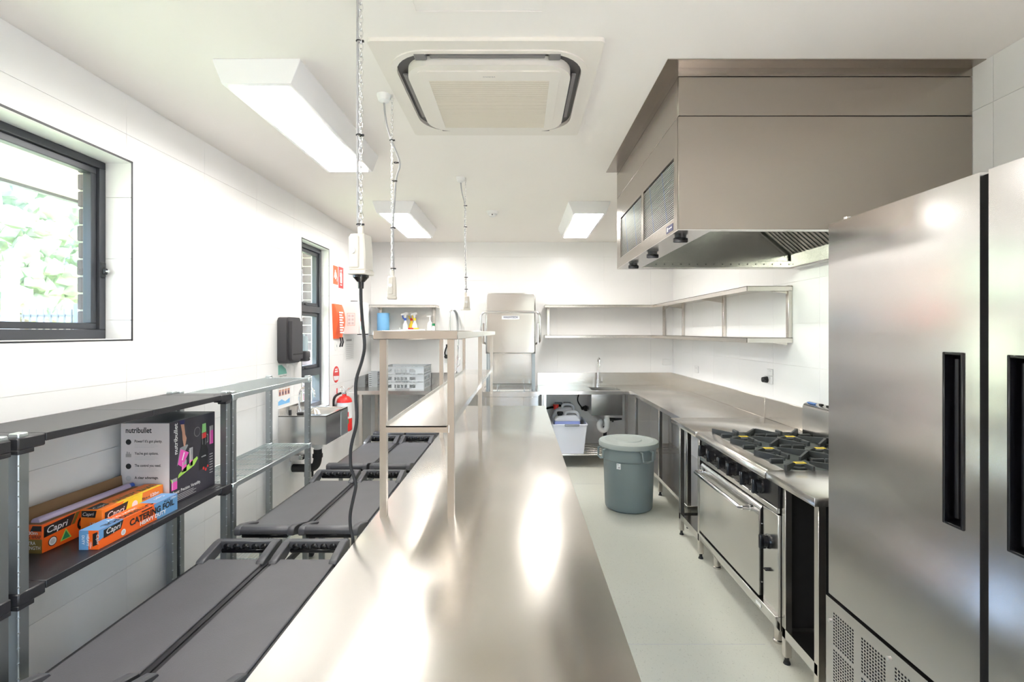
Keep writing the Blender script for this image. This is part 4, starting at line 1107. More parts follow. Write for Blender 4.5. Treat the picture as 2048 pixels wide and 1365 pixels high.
# ------------------------------------------------------------------ bin
bx, by = 0.994, 4.53
bi = thing('waste_bin', 'round grey-green plastic waste bin with a lid on the floor', 'bin', (bx, by, 0))
MB().lathe([(0, 0.0), (0.190, 0.0), (0.208, 0.012), (0.212, 0.03), (0.226, 0.44), (0.240, 0.455), (0.243, 0.555), (0.250, 0.560), (0.250, 0.575), (0.0, 0.575)], (bx, by, 0), 64).build('barrel', 'bin_grey', bi)
MB().lathe([(0.256, 0.562), (0.266, 0.562), (0.268, 0.590), (0.262, 0.604), (0.215, 0.611), (0.208, 0.606), (0.120, 0.606), (0.112, 0.614), (0.0, 0.614)], (bx, by, 0), 64).build('lid', 'bin_lid', bi)
for a in (196, -66):
    d = Vector((math.cos(R(a)), math.sin(R(a)), 0)); s = Vector((-d.y, d.x, 0)); c0 = Vector((bx, by, 0)) + d*0.238
    pts = [c0 + s*0.055 + Vector((0, 0, 0.555)), c0 + d*0.035 + s*0.055 + Vector((0, 0, 0.545)), c0 + d*0.040 + s*0.048 + Vector((0, 0, 0.475)), c0 + d*0.038 + Vector((0, 0, 0.462)), c0 + d*0.040 - s*0.048 + Vector((0, 0, 0.475)), c0 + d*0.035 - s*0.055 + Vector((0, 0, 0.545)), c0 - s*0.055 + Vector((0, 0, 0.555))]
    MB().tube(pts, 0.010, 8).build('grip', 'bin_grey', bi)
d = Vector((math.cos(R(236)), math.sin(R(236)), 0)); s = Vector((-d.y, d.x, 0)); c0 = Vector((bx, by, 0)) + d*0.2275
lb = flat('sticker', [rect2(-0.019, -0.025, 0.019, 0.025)], c0 + Vector((0, 0, 0.415)), s, (0, 0, 1), 'white', bi, lift=0.002)
flat('sticker_print', [rect2(-0.014, 0.012, 0.002, 0.017), rect2(-0.002, -0.016, 0.012, -0.004)], c0 + Vector((0, 0, 0.415)), s, (0, 0, 1), 'grey_print', lb, lift=0.0028)

# ------------------------------------------------------------------ tub with jerry cans under the back bench
tb = thing('storage_tub', 'white plastic storage tub on the slatted rail under the sink bench', 'tub', (0.60, 6.03, 0.163))
def tapered_tub(x0, x1, y0, y1, z0, z1, t, w):
    mb = MB(); bm = mb.bm
    def ringv(z, e):
        return [bm.verts.new(p) for p in ((x0+e, y0+e, z), (x1-e, y0+e, z), (x1-e, y1-e, z), (x0+e, y1-e, z))]
    a = ringv(z0, t); b = ringv(z1, 0); c = ringv(z1, w); d = ringv(z0+w, t+w)
    bm.faces.new(a[::-1]); bm.faces.new(d)
    for p, q in ((a, b), (b, c), (c, d)):
        for i in range(4): bm.faces.new((p[i], p[(i+1) % 4], q[(i+1) % 4], q[i]))
    return mb
tapered_tub(0.392, 0.792, 5.81, 6.33, 0.163, 0.508, 0.035, 0.005).build('tub_wall', 'tub_white', tb)
MB().box(0.385, 0.80, 5.803, 5.815, 0.496, 0.510, bev=0.003).box(0.385, 0.80, 6.325, 6.337, 0.496, 0.510, bev=0.003).box(0.385, 0.397, 5.815, 6.325, 0.496, 0.510).box(0.788, 0.80, 5.815, 6.325, 0.496, 0.510).build('rim', 'tub_white', tb)
B('clip_handle', 'handle_grey', tb, 0.53, 0.70, 5.790, 5.806, 0.486, 0.512, bev=0.004)
def jerry(x0, x1, y0, y1, z1, liq, cap, label, capx):
    z0 = 0.170
    t = thing('jerry_can', label, 'jerry can', ((x0+x1)/2, (y0+y1)/2, z0), 'jerry cans in the white tub')
    MB().box(x0, x1, y0, y1, z0, z0+0.365, bev=0.02, seg=2).build('filled_body', liq, t)
    MB().prism([(x0, z0+0.352), (x0+0.004, z0+0.385), (x0+0.05, z1-0.045), (x1-0.05, z1-0.035), (x1-0.004, z0+0.385), (x1, z0+0.352)], 'y', y0+0.002, y1-0.002, bev=0.010).build('shoulder', 'can_white', t)
    ym = (y0+y1)/2
    MB().tube(smooth_path([(x0+0.13, ym, z1-0.06), (x0+0.14, ym, z1-0.015), (x0+0.17, ym, z1), (x1-0.05, ym, z1-0.003), (x1-0.02, ym, z1-0.03), (x1-0.015, ym, z1-0.08)], 5), 0.017, 10).build('handle', 'can_white', t)
    MB().cyl((capx, ym, z1-0.06), (capx, ym, z1-0.028), 0.028).cyl((capx, ym, z1-0.028), (capx, ym, z1-0.002), 0.036).build('cap', cap, t)
jerry(0.418, 0.725, 5.90, 6.06, 0.630, 'can_blue', 'rubber', 'front jerry can of blue liquid with a black cap', 0.49)
jerry(0.400, 0.690, 6.10, 6.26, 0.690, 'can_white', 'red', 'rear white jerry can with a red cap', 0.455)
iso = thing('isolator_socket', 'grey weatherproof isolator switch on the wall behind the jerry cans', 'switch', (0.51, YB, 0.55))
MB().box(0.455, 0.555, YB-0.05, YB-0.0005, 0.57, 0.68, bev=0.006).build('housing', 'handle_grey', iso)
MB().cyl((0.508, YB-0.062, 0.622), (0.508, YB-0.05, 0.622), 0.036, n=24).build('dial', 'black_gloss', iso)
MB().tube(smooth_path([(0.455, YB-0.03, 0.62), (0.38, YB-0.04, 0.61), (0.30, YB-0.03, 0.585)], 5), 0.014, 8).build('lead', 'rubber', iso)
so = thing('wall_socket', 'grey double socket on the wall beside the isolator', 'socket', (0.61, YB, 0.57))
MB().box(0.570, 0.665, YB-0.03, YB-0.0005, 0.575, 0.680, bev=0.004).build('plate', 'handle_grey', so)
MB().box(0.592, 0.604, YB-0.034, YB-0.03, 0.655, 0.668).box(0.628, 0.640, YB-0.034, YB-0.03, 0.655, 0.668).build('switch_lights', 'white', so)

# outlets above the benches
def plate(x, y, z, w, h, axis, label):
    t = thing('power_point', label, 'power outlet', (x, y, z), 'white power points')
    if axis == 'y': MB().box(x-w/2, x+w/2, y-0.010, y-0.0005, z, z+h, bev=0.003).build('plate', 'outlet_white', t); MB().box(x-w*0.3, x-w*0.15, y-0.013, y-0.010, z+h*0.6, z+h*0.8).box(x+w*0.15, x+w*0.3, y-0.013, y-0.010, z+h*0.6, z+h*0.8).build('rocker', 'white', t)
    else: MB().box(x-0.010, x-0.0005, y-w/2, y+w/2, z, z+h, bev=0.003).build('plate', 'outlet_white', t); MB().box(x-0.013, x-0.010, y-w*0.25, y-w*0.05, z+h*0.6, z+h*0.8).box(x-0.013, x-0.010, y+w*0.05, y+w*0.25, z+h*0.6, z+h*0.8).build('rocker', 'white', t)
    return t
plate(1.91, YB, 1.16, 0.115, 0.075, 'y', 'white power point on the back wall beside the room corner')
plate(XR, 5.58, 1.13, 0.115, 0.075, 'x', 'white power point on the right wall near the room corner')
pp = plate(XR, 3.94, 1.245, 0.085, 0.05, 'x', 'white power point on the right wall above a black plug')
pq = plate(XR, 3.965, 1.175, 0.125, 0.065, 'x', 'white power point holding a black plug on the right wall')
MB().cyl((XR-0.05, 3.975, 1.208), (XR-0.012, 3.975, 1.208), 0.020, 0.026).tube([(XR-0.045, 3.975, 1.205), (XR-0.055, 3.955, 1.20), (XR-0.045, 3.94, 1.215)], 0.012, 8).build('black_plug', 'rubber', pq)

# ------------------------------------------------------------------ left shelving
SXF, SXR = -1.578, -1.905
def post(t, x, y, z1, m='galv', s=0.018):
    c = 0.0025
    poly = [(x-s+c, y-s), (x+s-c, y-s), (x+s, y-s+c), (x+s, y+s-c), (x+s-c, y+s), (x-s+c, y+s), (x-s, y+s-c), (x-s, y-s+c)]
    p = MB().prism(poly, 'z', 0.0, z1).build('post', m, t)
    n = MB(); z = 0.06
    while z < z1 - 0.03:
        n.box(x+s-0.0045, x+s+0.0006, y-s-0.0006, y-s+0.0045, z, z+0.004); z += 0.048
    n.build('post_notches', 'galv_bright', p)['kind'] = 'stuff'
    MB().box(x-s+0.001, x+s-0.001, y-s+0.001, y+s-0.001, z1-0.004, z1+0.010, bev=0.003).build('post_cap', 'galv_bright', p)
def black_unit(y0, y1, label):
    t = thing('shelving_unit', label, 'shelving', ((SXF+SXR)/2, (y0+y1)/2, 0), 'black shelving units')
    ztop = 1.254
    for x in (SXF-0.018, SXR+0.018):
        for y in (y0+0.018, y1-0.018): post(t, x, y, ztop+0.004)
    for z in (ztop, 0.762, 0.20):
        for (xa, xb) in ((SXF-0.042, SXF+0.004), (SXR-0.004, SXR+0.042)):
            for (a, b, ca, cb_) in ((y0-0.004, y0+0.088, y0-0.004, y0+0.05), (y1-0.088, y1+0.004, y1-0.05, y1+0.004)):
                MB().box(xa, xb, a, b, z-0.040, z, bev=0.004).box(xa+0.001, xb-0.001, ca, cb_, z-0.053, z-0.038, bev=0.002).build('corner_bracket', 'black_plastic', t)
        # end traverses
        for (a, b) in ((y0, y0+0.036), (y1-0.036, y1)):
            B('end_traverse', 'black_plastic', t, SXR+0.042, SXF-0.042, a, b, z-0.036, z-0.001, bev=0.003)
        ym = (y0+y1)/2
        for (a, b) in ((y0+0.090, ym-0.001), (ym+0.001, y1-0.090)):
            m = MB().box(SXR+0.002, SXF+0.003, a, b, z-0.027, z, bev=0.002)
            m.build('shelf_plate', 'black_plastic', t)
        for (a, b) in ((y0+0.037, y0+0.089), (y1-0.089, y1-0.037)):
            B('shelf_plate', 'black_plastic', t, SXR+0.043, SXF-0.043, a, b, z-0.027, z, bev=0.002)
    return t
black_unit(1.569, 2.722, 'black shelving unit on silver posts holding the foil boxes')
black_unit(0.39, 1.541, 'black shelving unit at the left frame edge, nearest the camera')
# wire unit
wu = thing('wire_shelving_unit', 'silver wire shelving unit standing before the hand basin', 'shelving', (-1.74, 3.25, 0))
WY0, WY1 = 2.745, 3.775
WZ = 1.245
for x in (SXF-0.018, SXR+0.018):
    for y in (WY0+0.018, WY1-0.018): post(wu, x, y, WZ+0.006)
for z in (WZ, 0.750, 0.20):
    for (xa, xb) in ((SXF-0.010, SXF-0.002), (SXR+0.002, SXR+0.010)):
        B('edge_rail', 'galv_bright', wu, xa, xb, WY0+0.04, WY1-0.04, z-0.028, z, bev=0.002)
    for (ya, yb) in ((WY0+0.012, WY0+0.024), (WY1-0.024, WY1-0.012)):
        B('end_rail', 'galv_bright', wu, SXR+0.037, SXF-0.037, ya, yb, z-0.026, z-0.001, bev=0.002)
    for x in (SXF-0.018, SXR+0.018):
        for (ya, yb) in ((WY0-0.004, WY0+0.042), (WY1-0.042, WY1+0.004)):
            B('corner_clamp', 'galv_bright', wu, x-0.023, x+0.022, ya, yb, z-0.036, z+0.002, bev=0.004)
    m = MB()
    for i in range(15):
        x = SXR+0.02 + (SXF-SXR-0.04)*i/14
        m.tube([(x, WY0+0.02, z-0.004), (x, WY1-0.02, z-0.004)], 0.0021, 5)
    for i in range(8):
        y = WY0+0.07 + (WY1-WY0-0.14)*i/7
        m.tube([(SXR+0.006, y, z-0.010), (SXF-0.006, y, z-0.010)], 0.0034, 5)
    g = m.build('wire_deck', 'galv_bright', wu); g['kind'] = 'stuff'

# ------------------------------------------------------------------ boxed things on the black shelf
KZ = 0.7625
nb = thing('blender_box', 'boxed blender with a dark printed front and white side panel', 'box', (-1.766, 2.537, KZ))
NX0, NX1, NY0, NY1, NZ1 = -1.881, -1.650, 2.351, 2.723, 1.158
NY1 = 2.70
bx0 = MB().box(NX0, NX1, NY0, NY1, KZ, NZ1, bev=0.0015).build('carton', 'box_dark', nb)
B('top_flap', 'handle_grey', bx0, NX0+0.002, NX1-0.002, NY0+0.002, NY1-0.002, NZ1, NZ1+0.0008)
# white near side (faces the camera)
H = NZ1-KZ; W = NX1-NX0; UX = (1, 0, 0); UY = (0, 1, 0); UZ = (0, 0, 1)
o = (NX0, NY0, KZ)
flat('white_side', [rect2(0.001, 0.001, W-0.001, H-0.001)], o, UX, UZ, 'box_white', nb, lift=0.0004)
txt('lettering', 'nutribullet', (NX0+0.024, NY0, KZ+H*0.885), UX, UZ, 'black_print', nb, width=0.122, height=0.026, bold=0.022, lift=0.001)
for i, s in enumerate(("Power? It's got plenty.", "You've got options.", 'The control you need.', 'A clear advantage.')):
    zz = KZ + H*(0.770 - 0.145*i)
    txt('lettering', s, (NX0+0.066, NY0, zz), UX, UZ, 'black_print', nb, width=(0.130, 0.112, 0.124, 0.112)[i], height=0.0125, bold=0.022, lift=0.001)
    flat('small_print', [rect2(0.066, zz-KZ-0.010-k*0.007, (0.168, 0.178, 0.160)[k], zz-KZ-0.0085-k*0.007) for k in range(3)], o, UX, UZ, 'pale_print', nb, lift=0.001)
    ic = [disc2(0.037, zz-KZ+0.002, 0.013)]
    if i == 1: ic = [rect2(0.024, zz-KZ-0.012, 0.050, zz-KZ+0.004), rect2(0.028, zz-KZ+0.004, 0.034, zz-KZ+0.014), rect2(0.037, zz-KZ+0.004, 0.043, zz-KZ+0.012)]
    flat('round_icon', ic, o, UX, UZ, ('black_print', 'grey_print', 'black_print', 'pale_print')[i], nb, lift=0.001)
txt('lettering', 'Power. Precision.', (NX0+0.024, NY0, KZ+H*0.205), UX, UZ, 'black_print', nb, width=0.10, height=0.011, bold=0.012, lift=0.001)
# dark front (faces the aisle)
Lf = NY1-NY0; o = (NX1, NY0, KZ)
txt('lettering', 'nutribullet', (NX1, NY0+0.052, KZ+H*0.60), UZ, (0, -1, 0), 'white', nb, width=0.15, height=0.026, bold=0.02, lift=0.001)
flat('table_print', [[(0.002, 0.002), (Lf-0.002, 0.002), (Lf-0.002, 0.16), (0.16, 0.135), (0.002, 0.10)]], o, UY, UZ, 'handle_grey', nb, lift=0.0003).data.materials[0] = MATS['box_dark']
G = lambda name, polys, m, lf=0.001: flat(name, polys, o, UY, UZ, m, nb, lift=lf)
G('green_board_print', [[(0.055, 0.118), (0.175, 0.150), (0.205, 0.178), (0.198, 0.190), (0.09, 0.152), (0.060, 0.135)]], 'lime')
G('arm_print', [[(0.072, 0.385), (0.098, 0.385), (0.108, 0.32), (0.118, 0.30), (0.108, 0.265), (0.098, 0.262), (0.088, 0.30), (0.085, 0.335)]], 'skin')
for q_ in ([[(0.055, 0.185), (0.085, 0.165), (0.135, 0.225), (0.075, 0.255)], rect2(0.010, 0.070, 0.050, 0.108), rect2(0.082, 0.138, 0.118, 0.172), rect2(0.138, 0.155, 0.165, 0.182), rect2(0.300, 0.228, 0.332, 0.30)]): G('smoothie_print', [q_], 'pink')
G('straw_print', [[(0.004, 0.125), (0.009, 0.127), (0.024, 0.098), (0.018, 0.096)]], 'lime')
G('glass_print', [rect2(0.082, 0.172, 0.118, 0.195), rect2(0.138, 0.182, 0.165, 0.245), rect2(0.300, 0.30, 0.332, 0.325), rect2(0.010, 0.108, 0.050, 0.124)], 'grey_print', 0.0008)
G('blender_print', [[(0.212, 0.112), (0.285, 0.118), (0.290, 0.20), (0.275, 0.235), (0.275, 0.345), (0.235, 0.345), (0.230, 0.235), (0.215, 0.20)]], 'black_print', 0.0007)
G('leafy_print', [[(0.236, 0.30), (0.272, 0.302), (0.270, 0.347), (0.240, 0.347)]], 'soft_green')
G('berry_print', [[(0.236, 0.270), (0.272, 0.272), (0.272, 0.300), (0.236, 0.298)], disc2(0.25, 0.115, 0.008, 8), disc2(0.268, 0.105, 0.008, 8), disc2(0.285, 0.118, 0.007, 8)], 'red', 0.0012)
G('ring_print', [[p for p in disc2(0.20, 0.315, 0.024, 24)]], 'grey_print', 0.0006); G('ring_inner_print', [disc2(0.20, 0.315, 0.022, 24)], 'box_dark', 0.0009)
G('jug_print', [[(0.048, 0.178), (0.056, 0.184), (0.130, 0.262), (0.122, 0.268), (0.070, 0.262)], [(0.132, 0.236), (0.158, 0.245), (0.160, 0.215), (0.150, 0.205), (0.150, 0.235), (0.136, 0.228)]], 'handle_grey', 0.0009)
G('jug_shine_print', [[(0.082, 0.200), (0.088, 0.196), (0.104, 0.232), (0.097, 0.236)]], 'white', 0.0014)
G('jar_shine_print', [rect2(0.240, 0.24, 0.243, 0.30), rect2(0.264, 0.235, 0.267, 0.27), [(0.276, 0.29), (0.288, 0.285), (0.288, 0.245), (0.277, 0.24), (0.277, 0.246), (0.283, 0.25), (0.283, 0.28), (0.277, 0.284)]], 'grey_print', 0.0014)
G('glass_shine_print', [rect2(0.016, 0.074, 0.019, 0.120), rect2(0.088, 0.142, 0.091, 0.19), rect2(0.143, 0.158, 0.145, 0.24), rect2(0.306, 0.232, 0.309, 0.32)], 'white', 0.0014)
G('sleeve_print', [[(0.066, 0.393), (0.104, 0.393), (0.100, 0.372), (0.070, 0.376)]], 'navy', 0.0014)
txt('lettering', 'Power. Precision. Versatility.', (NX1, NY0+0.020, KZ+0.048), (0, 1, 0.0), UZ, 'white', nb, width=0.205, height=0.016, bold=0.010, lift=0.0012)
G('small_print', [rect2(0.020, 0.012+k*0.008, 0.19-0.02*(k % 2), 0.0145+k*0.008) for k in range(4)], 'pale_print', 0.0012)
G('side_print', [rect2(0.300, 0.075+k*0.014, 0.328, 0.079+k*0.014) for k in range(8)], 'pale_print', 0.0012)
txt('lettering', 'nutribullet', (NX1, NY0+0.232, KZ+0.175), UY, UZ, 'white', nb, width=0.038, height=0.008, bold=0.01, lift=0.0014)

def boxed_roll(label, loc, rz, w, l, hh, m):
    t = thing('wrap_box', label, 'box', loc, 'boxes of wrap on the black shelf')
    ORG[t.name] = Vector((0, 0, 0))
    MB().box(-w/2, w/2, 0, l, 0, hh, bev=0.0012).build('carton', m, t)
    t.rotation_euler = (0, 0, R(rz))
    return t
# catering foil: front box
t = boxed_roll('orange and blue box of catering foil at the shelf front', (-1.632, 1.888, KZ), 0.0, 0.074, 0.435, 0.073, 'deep_orange')
w, l, hh = 0.074, 0.435, 0.073; a = w/2
for q_ in ([(0.305, 0), (l, 0), (l, hh), (0.285, hh)], [(0.0, hh*0.45), (0.07, hh*0.72), (0.12, hh), (0.0, hh)]): flat('blue_panel', [q_], (a, 0, 0), UY, UZ, 'blue_box', t)
flat('black_panel', [[(0.022, 0.034), (0.105, 0.040), (0.118, 0.070), (0.022, 0.066)]], (a, 0, 0), UY, UZ, 'black_print', t, lift=0.0009)
txt('lettering', 'Capri', (a, 0.035, 0.045), UY, UZ, 'white', t, width=0.07, height=0.021, bold=0.008, shear=0.25, lift=0.0014)
txt('lettering', 'CATERING FOIL', (a, 0.150, 0.031), UY, UZ, 'black_print', t, width=0.262, height=0.026, bold=0.035, lift=0.0014)
txt('lettering', 'HEAVY DUTY', (a, 0.205, 0.012), UY, UZ, 'white', t, width=0.155, height=0.016, bold=0.035, lift=0.0014)
txt('lettering', '44cm x', (a, 0.345, 0.060), UY, UZ, 'black_print', t, width=0.04, height=0.009, bold=0.01, lift=0.0014)
txt('lettering', '150m', (a, 0.390, 0.060), UY, UZ, 'white', t, width=0.036, height=0.010, bold=0.012, lift=0.0014)
flat('round_seal', [disc2(0.118, 0.020, 0.012)], (a, 0, 0), UY, UZ, 'white', t, lift=0.0009); flat('seal_core', [disc2(0.118, 0.020, 0.008)], (a, 0, 0), UY, UZ, 'pale_print', t, lift=0.0014)
flat('slogan_strip', [rect2(0.215, 0.063, 0.275, 0.068)], (a, 0, 0), UY, UZ, 'black_print', t, lift=0.0009)
flat('blue_panel', [rect2(0.0, 0.0, 0.036, hh), ], (-a, 0, 0), UX, UZ, 'blue_box', t)
txt('lettering', 'HEAVY', (-a+0.030, 0, 0.058), (0, 0, -1), UX, 'white', t, width=0.044, height=0.010, bold=0.015, lift=0.0012); txt('lettering', 'DUTY', (-a+0.012, 0, 0.055), (0, 0, -1), UX, 'white', t, width=0.035, height=0.010, bold=0.015, lift=0.0012)
flat('black_panel', [[(0.052, 0.012), (0.070, 0.020), (0.070, 0.068), (0.052, 0.060)]], (-a, 0, 0), UX, UZ, 'black_print', t)
txt('lettering', 'Capri', (-a+0.067, 0, 0.058), (0, 0, -1), UX, 'white', t, width=0.036, height=0.011, shear=0.2, lift=0.0012)
txt('lettering', '150m', (-a+0.042, 0, 0.030), (0, 0, -1), UX, 'white', t, width=0.024, height=0.007, bold=0.01, lift=0.0012)
for q_ in (rect2(0.0, -a, 0.12, a), rect2(0.30, -a, l, a)): flat('blue_panel', [q_], (0, 0, hh), UY, (-1, 0, 0), 'blue_box', t)
txt('lettering', 'CATERING FOIL', (0.010, 0.30, hh), (0, -1, 0), UX, 'black_print', t, width=0.262, height=0.022, bold=0.035, lift=0.001)
txt('lettering', 'HEAVY DUTY', (-0.014, 0.24, hh), (0, -1, 0), UX, 'white', t, width=0.15, height=0.014, bold=0.018, lift=0.001)
txt('lettering', 'Capri', (-0.012, 0.405, hh), (0, -1, 0), UX, 'white', t, width=0.06, height=0.018, shear=0.25, lift=0.001)
# handy bake: middle box
t = boxed_roll('orange and yellow box of baking paper between the other two wrap boxes', (-1.7185, 2.00, KZ), -1.0, 0.088, 0.335, 0.112, 'orange')
w, l, hh = 0.088, 0.335, 0.112; a = w/2
flat('yellow_panel', [[(0.0, 0.0), (0.20, 0.0), (0.205, 0.075), (0.21, hh), (0.11, hh), (0.05, 0.045), (0.0, 0.04)]], (a, 0, 0), UY, UZ, 'yellow', t)
flat('black_panel', [[(0.012, 0.055), (0.115, 0.062), (0.13, 0.104), (0.012, 0.096)]], (a, 0, 0), UY, UZ, 'black_print', t, lift=0.0009)
txt('lettering', 'Capri', (a, 0.025, 0.068), UY, UZ, 'white', t, width=0.085, height=0.024, bold=0.008, shear=0.25, lift=0.0014)
txt('lettering', '30cm x', (a, 0.205, 0.080), UY, UZ, 'black_print', t, width=0.045, height=0.011, bold=0.01, lift=0.0014); txt('lettering', '120m', (a, 0.256, 0.080), UY, UZ, 'white', t, width=0.05, height=0.014, bold=0.012, lift=0.0014)
flat('round_seal', [disc2(0.165, 0.078, 0.016)], (a, 0, 0), UY, UZ, 'white', t, lift=0.0014)
txt('lettering', 'HANDY BAKE', (0.024, 0.085, hh), UY, (-1, 0, 0), 'olive', t, width=0.235, height=0.030, bold=0.035, lift=0.001)
flat('yellow_panel', [rect2(0.08, -a, 0.33, -0.028)], (0, 0, hh), UY, (-1, 0, 0), 'yellow', t, lift=0.0006)
flat('black_panel', [[(0.004, -0.020), (0.07, -0.016), (0.08, 0.030), (0.004, 0.026)]], (0, 0, hh), UY, (-1, 0, 0), 'black_print', t); txt('lettering', 'Capri', (0.012, 0.008, hh), UY, (-1, 0, 0), 'white', t, width=0.06, height=0.022, shear=0.25, lift=0.001)
flat('black_panel', [[(0.004, 0.082), (0.06, 0.080), (0.066, 0.108), (0.004, 0.108)]], (-a, 0, 0), UX, UZ, 'black_print', t); txt('lettering', 'Capri', (-a+0.010, 0, 0.088), UX, UZ, 'white', t, width=0.045, height=0.014, shear=0.25, lift=0.0012)
txt('lettering', '120m', (-a+0.040, 0, 0.050), UX, UZ, 'white', t, width=0.034, height=0.011, bold=0.01, lift=0.0012); txt('lettering', 'HANDY BAKE', (-a+0.006, 0, 0.030), UX, UZ, 'black_print', t, width=0.075, height=0.011, bold=0.012, lift=0.0012)
# cling wrap: open box at the back
t = boxed_roll('open orange box of cling wrap at the back with its brown flap up', (-1.822, 1.858, KZ), -1.5, 0.086, 0.47, 0.105, 'deep_orange')
w, l, hh = 0.086, 0.47, 0.105; a = w/2
flat('black_panel', [[(0.006, 0.055), (0.115, 0.062), (0.135, 0.103), (0.006, 0.096)]], (a, 0, 0), UY, UZ, 'black_print', t); txt('lettering', 'Capri', (a, 0.018, 0.068), UY, UZ, 'white', t, width=0.085, height=0.024, bold=0.008, shear=0.25, lift=0.0012)
flat('gold_panel', [[(0.118, 0.062), (0.132, 0.062), (0.155, 0.104), (0.138, 0.104)]], (a, 0, 0), UY, UZ, 'olive', t)
txt('lettering', 'CLING WRAP', (a, 0.142, 0.032), UY, UZ, 'black_print', t, width=0.30, height=0.046, bold=0.045, shear=0.15, lift=0.0012)
flat('round_seal', [disc2(0.040, 0.030, 0.018)], (a, 0, 0), UY, UZ, 'black_print', t, lift=0.0009); flat('seal_core', [disc2(0.040, 0.030, 0.015)], (a, 0, 0), UY, UZ, 'white', t, lift=0.0012); flat('seal_mark', [disc2(0.040, 0.030, 0.010)], (a, 0, 0), UY, UZ, 'pale_print', t, lift=0.0015)
flat('triangle_mark', [[(0.070, 0.014), (0.118, 0.016), (0.094, 0.058)]], (a, 0, 0), UY, UZ, 'lime', t, lift=0.0009); flat('triangle_core', [[(0.077, 0.018), (0.111, 0.019), (0.094, 0.050)]], (a, 0, 0), UY, UZ, 'green', t, lift=0.0012)
flat('gold_panel', [rect2(0.0, 0.0, w, 0.052)], (-a, 0, 0), UX, UZ, 'olive', t)
for s, x, z, ww, mm in (('600m', 0.020, 0.070, 0.05, 'white'), ('CLING WRAP', 0.004, 0.055, 0.078, 'black_print'), ('EXTRA', 0.014, 0.032, 0.048, 'white'), ('STRENGTH', 0.006, 0.014, 0.074, 'white')):
    txt('lettering', s, (-a+x, 0, z), UX, UZ, mm, t, width=ww, height=0.013, bold=0.014, lift=0.0012)
flat('black_panel', [[(0.040, 0.082), (0.084, 0.082), (0.084, 0.102), (0.050, 0.102)]], (-a, 0, 0), UX, UZ, 'black_print', t)
MB().prism([(-a, hh), (-a+0.002, hh), (-a-0.006+0.002, hh+0.052), (-a-0.006, hh+0.052)], 'y', 0.004, l-0.004).build('open_flap', 'cardboard', t)
MB().box(-a+0.004, a-0.010, 0.006, l-0.006, hh, hh+0.0012).build('inner_dark', 'cardboard', t)
MB().cyl((-0.004, 0.02, hh+0.002), (-0.004, l-0.02, hh+0.002), 0.017, n=14).build('film_roll', 'cling_film', t)
MB().cyl((-0.004, l-0.02, hh+0.002), (-0.004, l+0.006, hh+0.002), 0.013, n=14).build('roll_end', 'blue', t)

# ------------------------------------------------------------------ hand basin
hb = thing('hand_basin', 'wall-mounted stainless hand basin with a curved tap', 'basin', (-1.73, 4.21, 0.69))
QX, QY0, QY1, QZ0, QZ1 = -1.537, 3.965, 4.460, 0.69, 0.918
m = MB().box(XL+0.001, QX, QY0, QY0+0.006, QZ0, QZ1).box(QX-0.006, QX, QY0+0.006, QY1-0.006, QZ0, QZ1-0.0).box(XL+0.001, QX, QY1-0.006, QY1, QZ0, QZ1)
m.build('apron', 'steel', hb)
ux0, ux1, uy0, uy1 = -1.815, -1.560, 4.045, 4.420
m = MB()
for (a_, b_2, c_, d_) in ((XL+0.001, ux0, QY0, QY1), (ux1, QX, QY0, QY1), (ux0, ux1, QY0, uy0), (ux0, ux1, uy1, QY1)): m.box(a_, b_2, c_, d_, QZ1-0.006, QZ1+0.003)
bmesh.ops.remove_doubles(m.bm, verts=m.bm.verts, dist=1e-5)
m.build('deck', 'steel_bench', hb)
m = MB(); bm = m.bm
def lp_(z, e, r): return [bm.verts.new((p[0], p[1], z)) for p in rrect(ux0+e, ux1-e, uy0+e, uy1-e, r, 5)]
ls = [lp_(QZ1-0.002, 0.0, 0.012), lp_(QZ1-0.03, 0.008, 0.05), lp_(QZ1-0.13, 0.03, 0.07), lp_(QZ1-0.15, 0.06, 0.06)]
for p, q in zip(ls, ls[1:]):
    for i in range(len(p)): bm.faces.new((p[i], q[i], q[(i+1) % len(p)], p[(i+1) % len(p)]))
bm.faces.new(ls[-1])
m.build('bowl', 'steel_bench', hb)
B('upstand', 'steel', hb, XL+0.001, XL+0.012, QY0, QY1, QZ1+0.003, QZ1+0.055)
B('side_plate', 'galv_bright', hb, QX, QX+0.002, 4.29, QY1-0.002, QZ0+0.005, QZ1-0.02)
tx, ty = -1.858, 4.205
MB().cyl((tx, ty, QZ1+0.003), (tx, ty, QZ1+0.05), 0.018, 0.015).tube([(tx, ty, QZ1+0.04), (tx, ty, QZ1+0.14)] + arc((tx+0.065, ty, QZ1+0.14), 0.065, 180, 0, 12, (1, 0, 0), (0, 0, 1)) + [(tx+0.13, ty, QZ1+0.12)], 0.009, 10).build('tap', 'chrome', hb)
MB().box(-1.79, -1.74, 4.0, 4.035, QZ1+0.003, QZ1+0.022, bev=0.005).cyl((-1.85, 4.02, QZ1+0.003), (-1.85, 4.02, QZ1+0.04), 0.012).build('soap_stop', 'rubber', hb)
B('red_label', 'red', hb, -1.557, -1.545, 4.22, 4.29, QZ1+0.003, QZ1+0.0036)
wst = MB().cyl((-1.70, 4.20, 0.60), (-1.70, 4.20, 0.77), 0.030).cyl((-1.70, 4.20, 0.62), (-1.70, 4.20, 0.66), 0.045).build('waste_outlet', 'pvc_white', hb)
el = smooth_path([(-1.70, 4.20, 0.60), (-1.70, 4.20, 0.52), (-1.72, 4.20, 0.46), (-1.77, 4.20, 0.44), (-1.83, 4.20, 0.44), (XL+0.002, 4.20, 0.44)], 6)
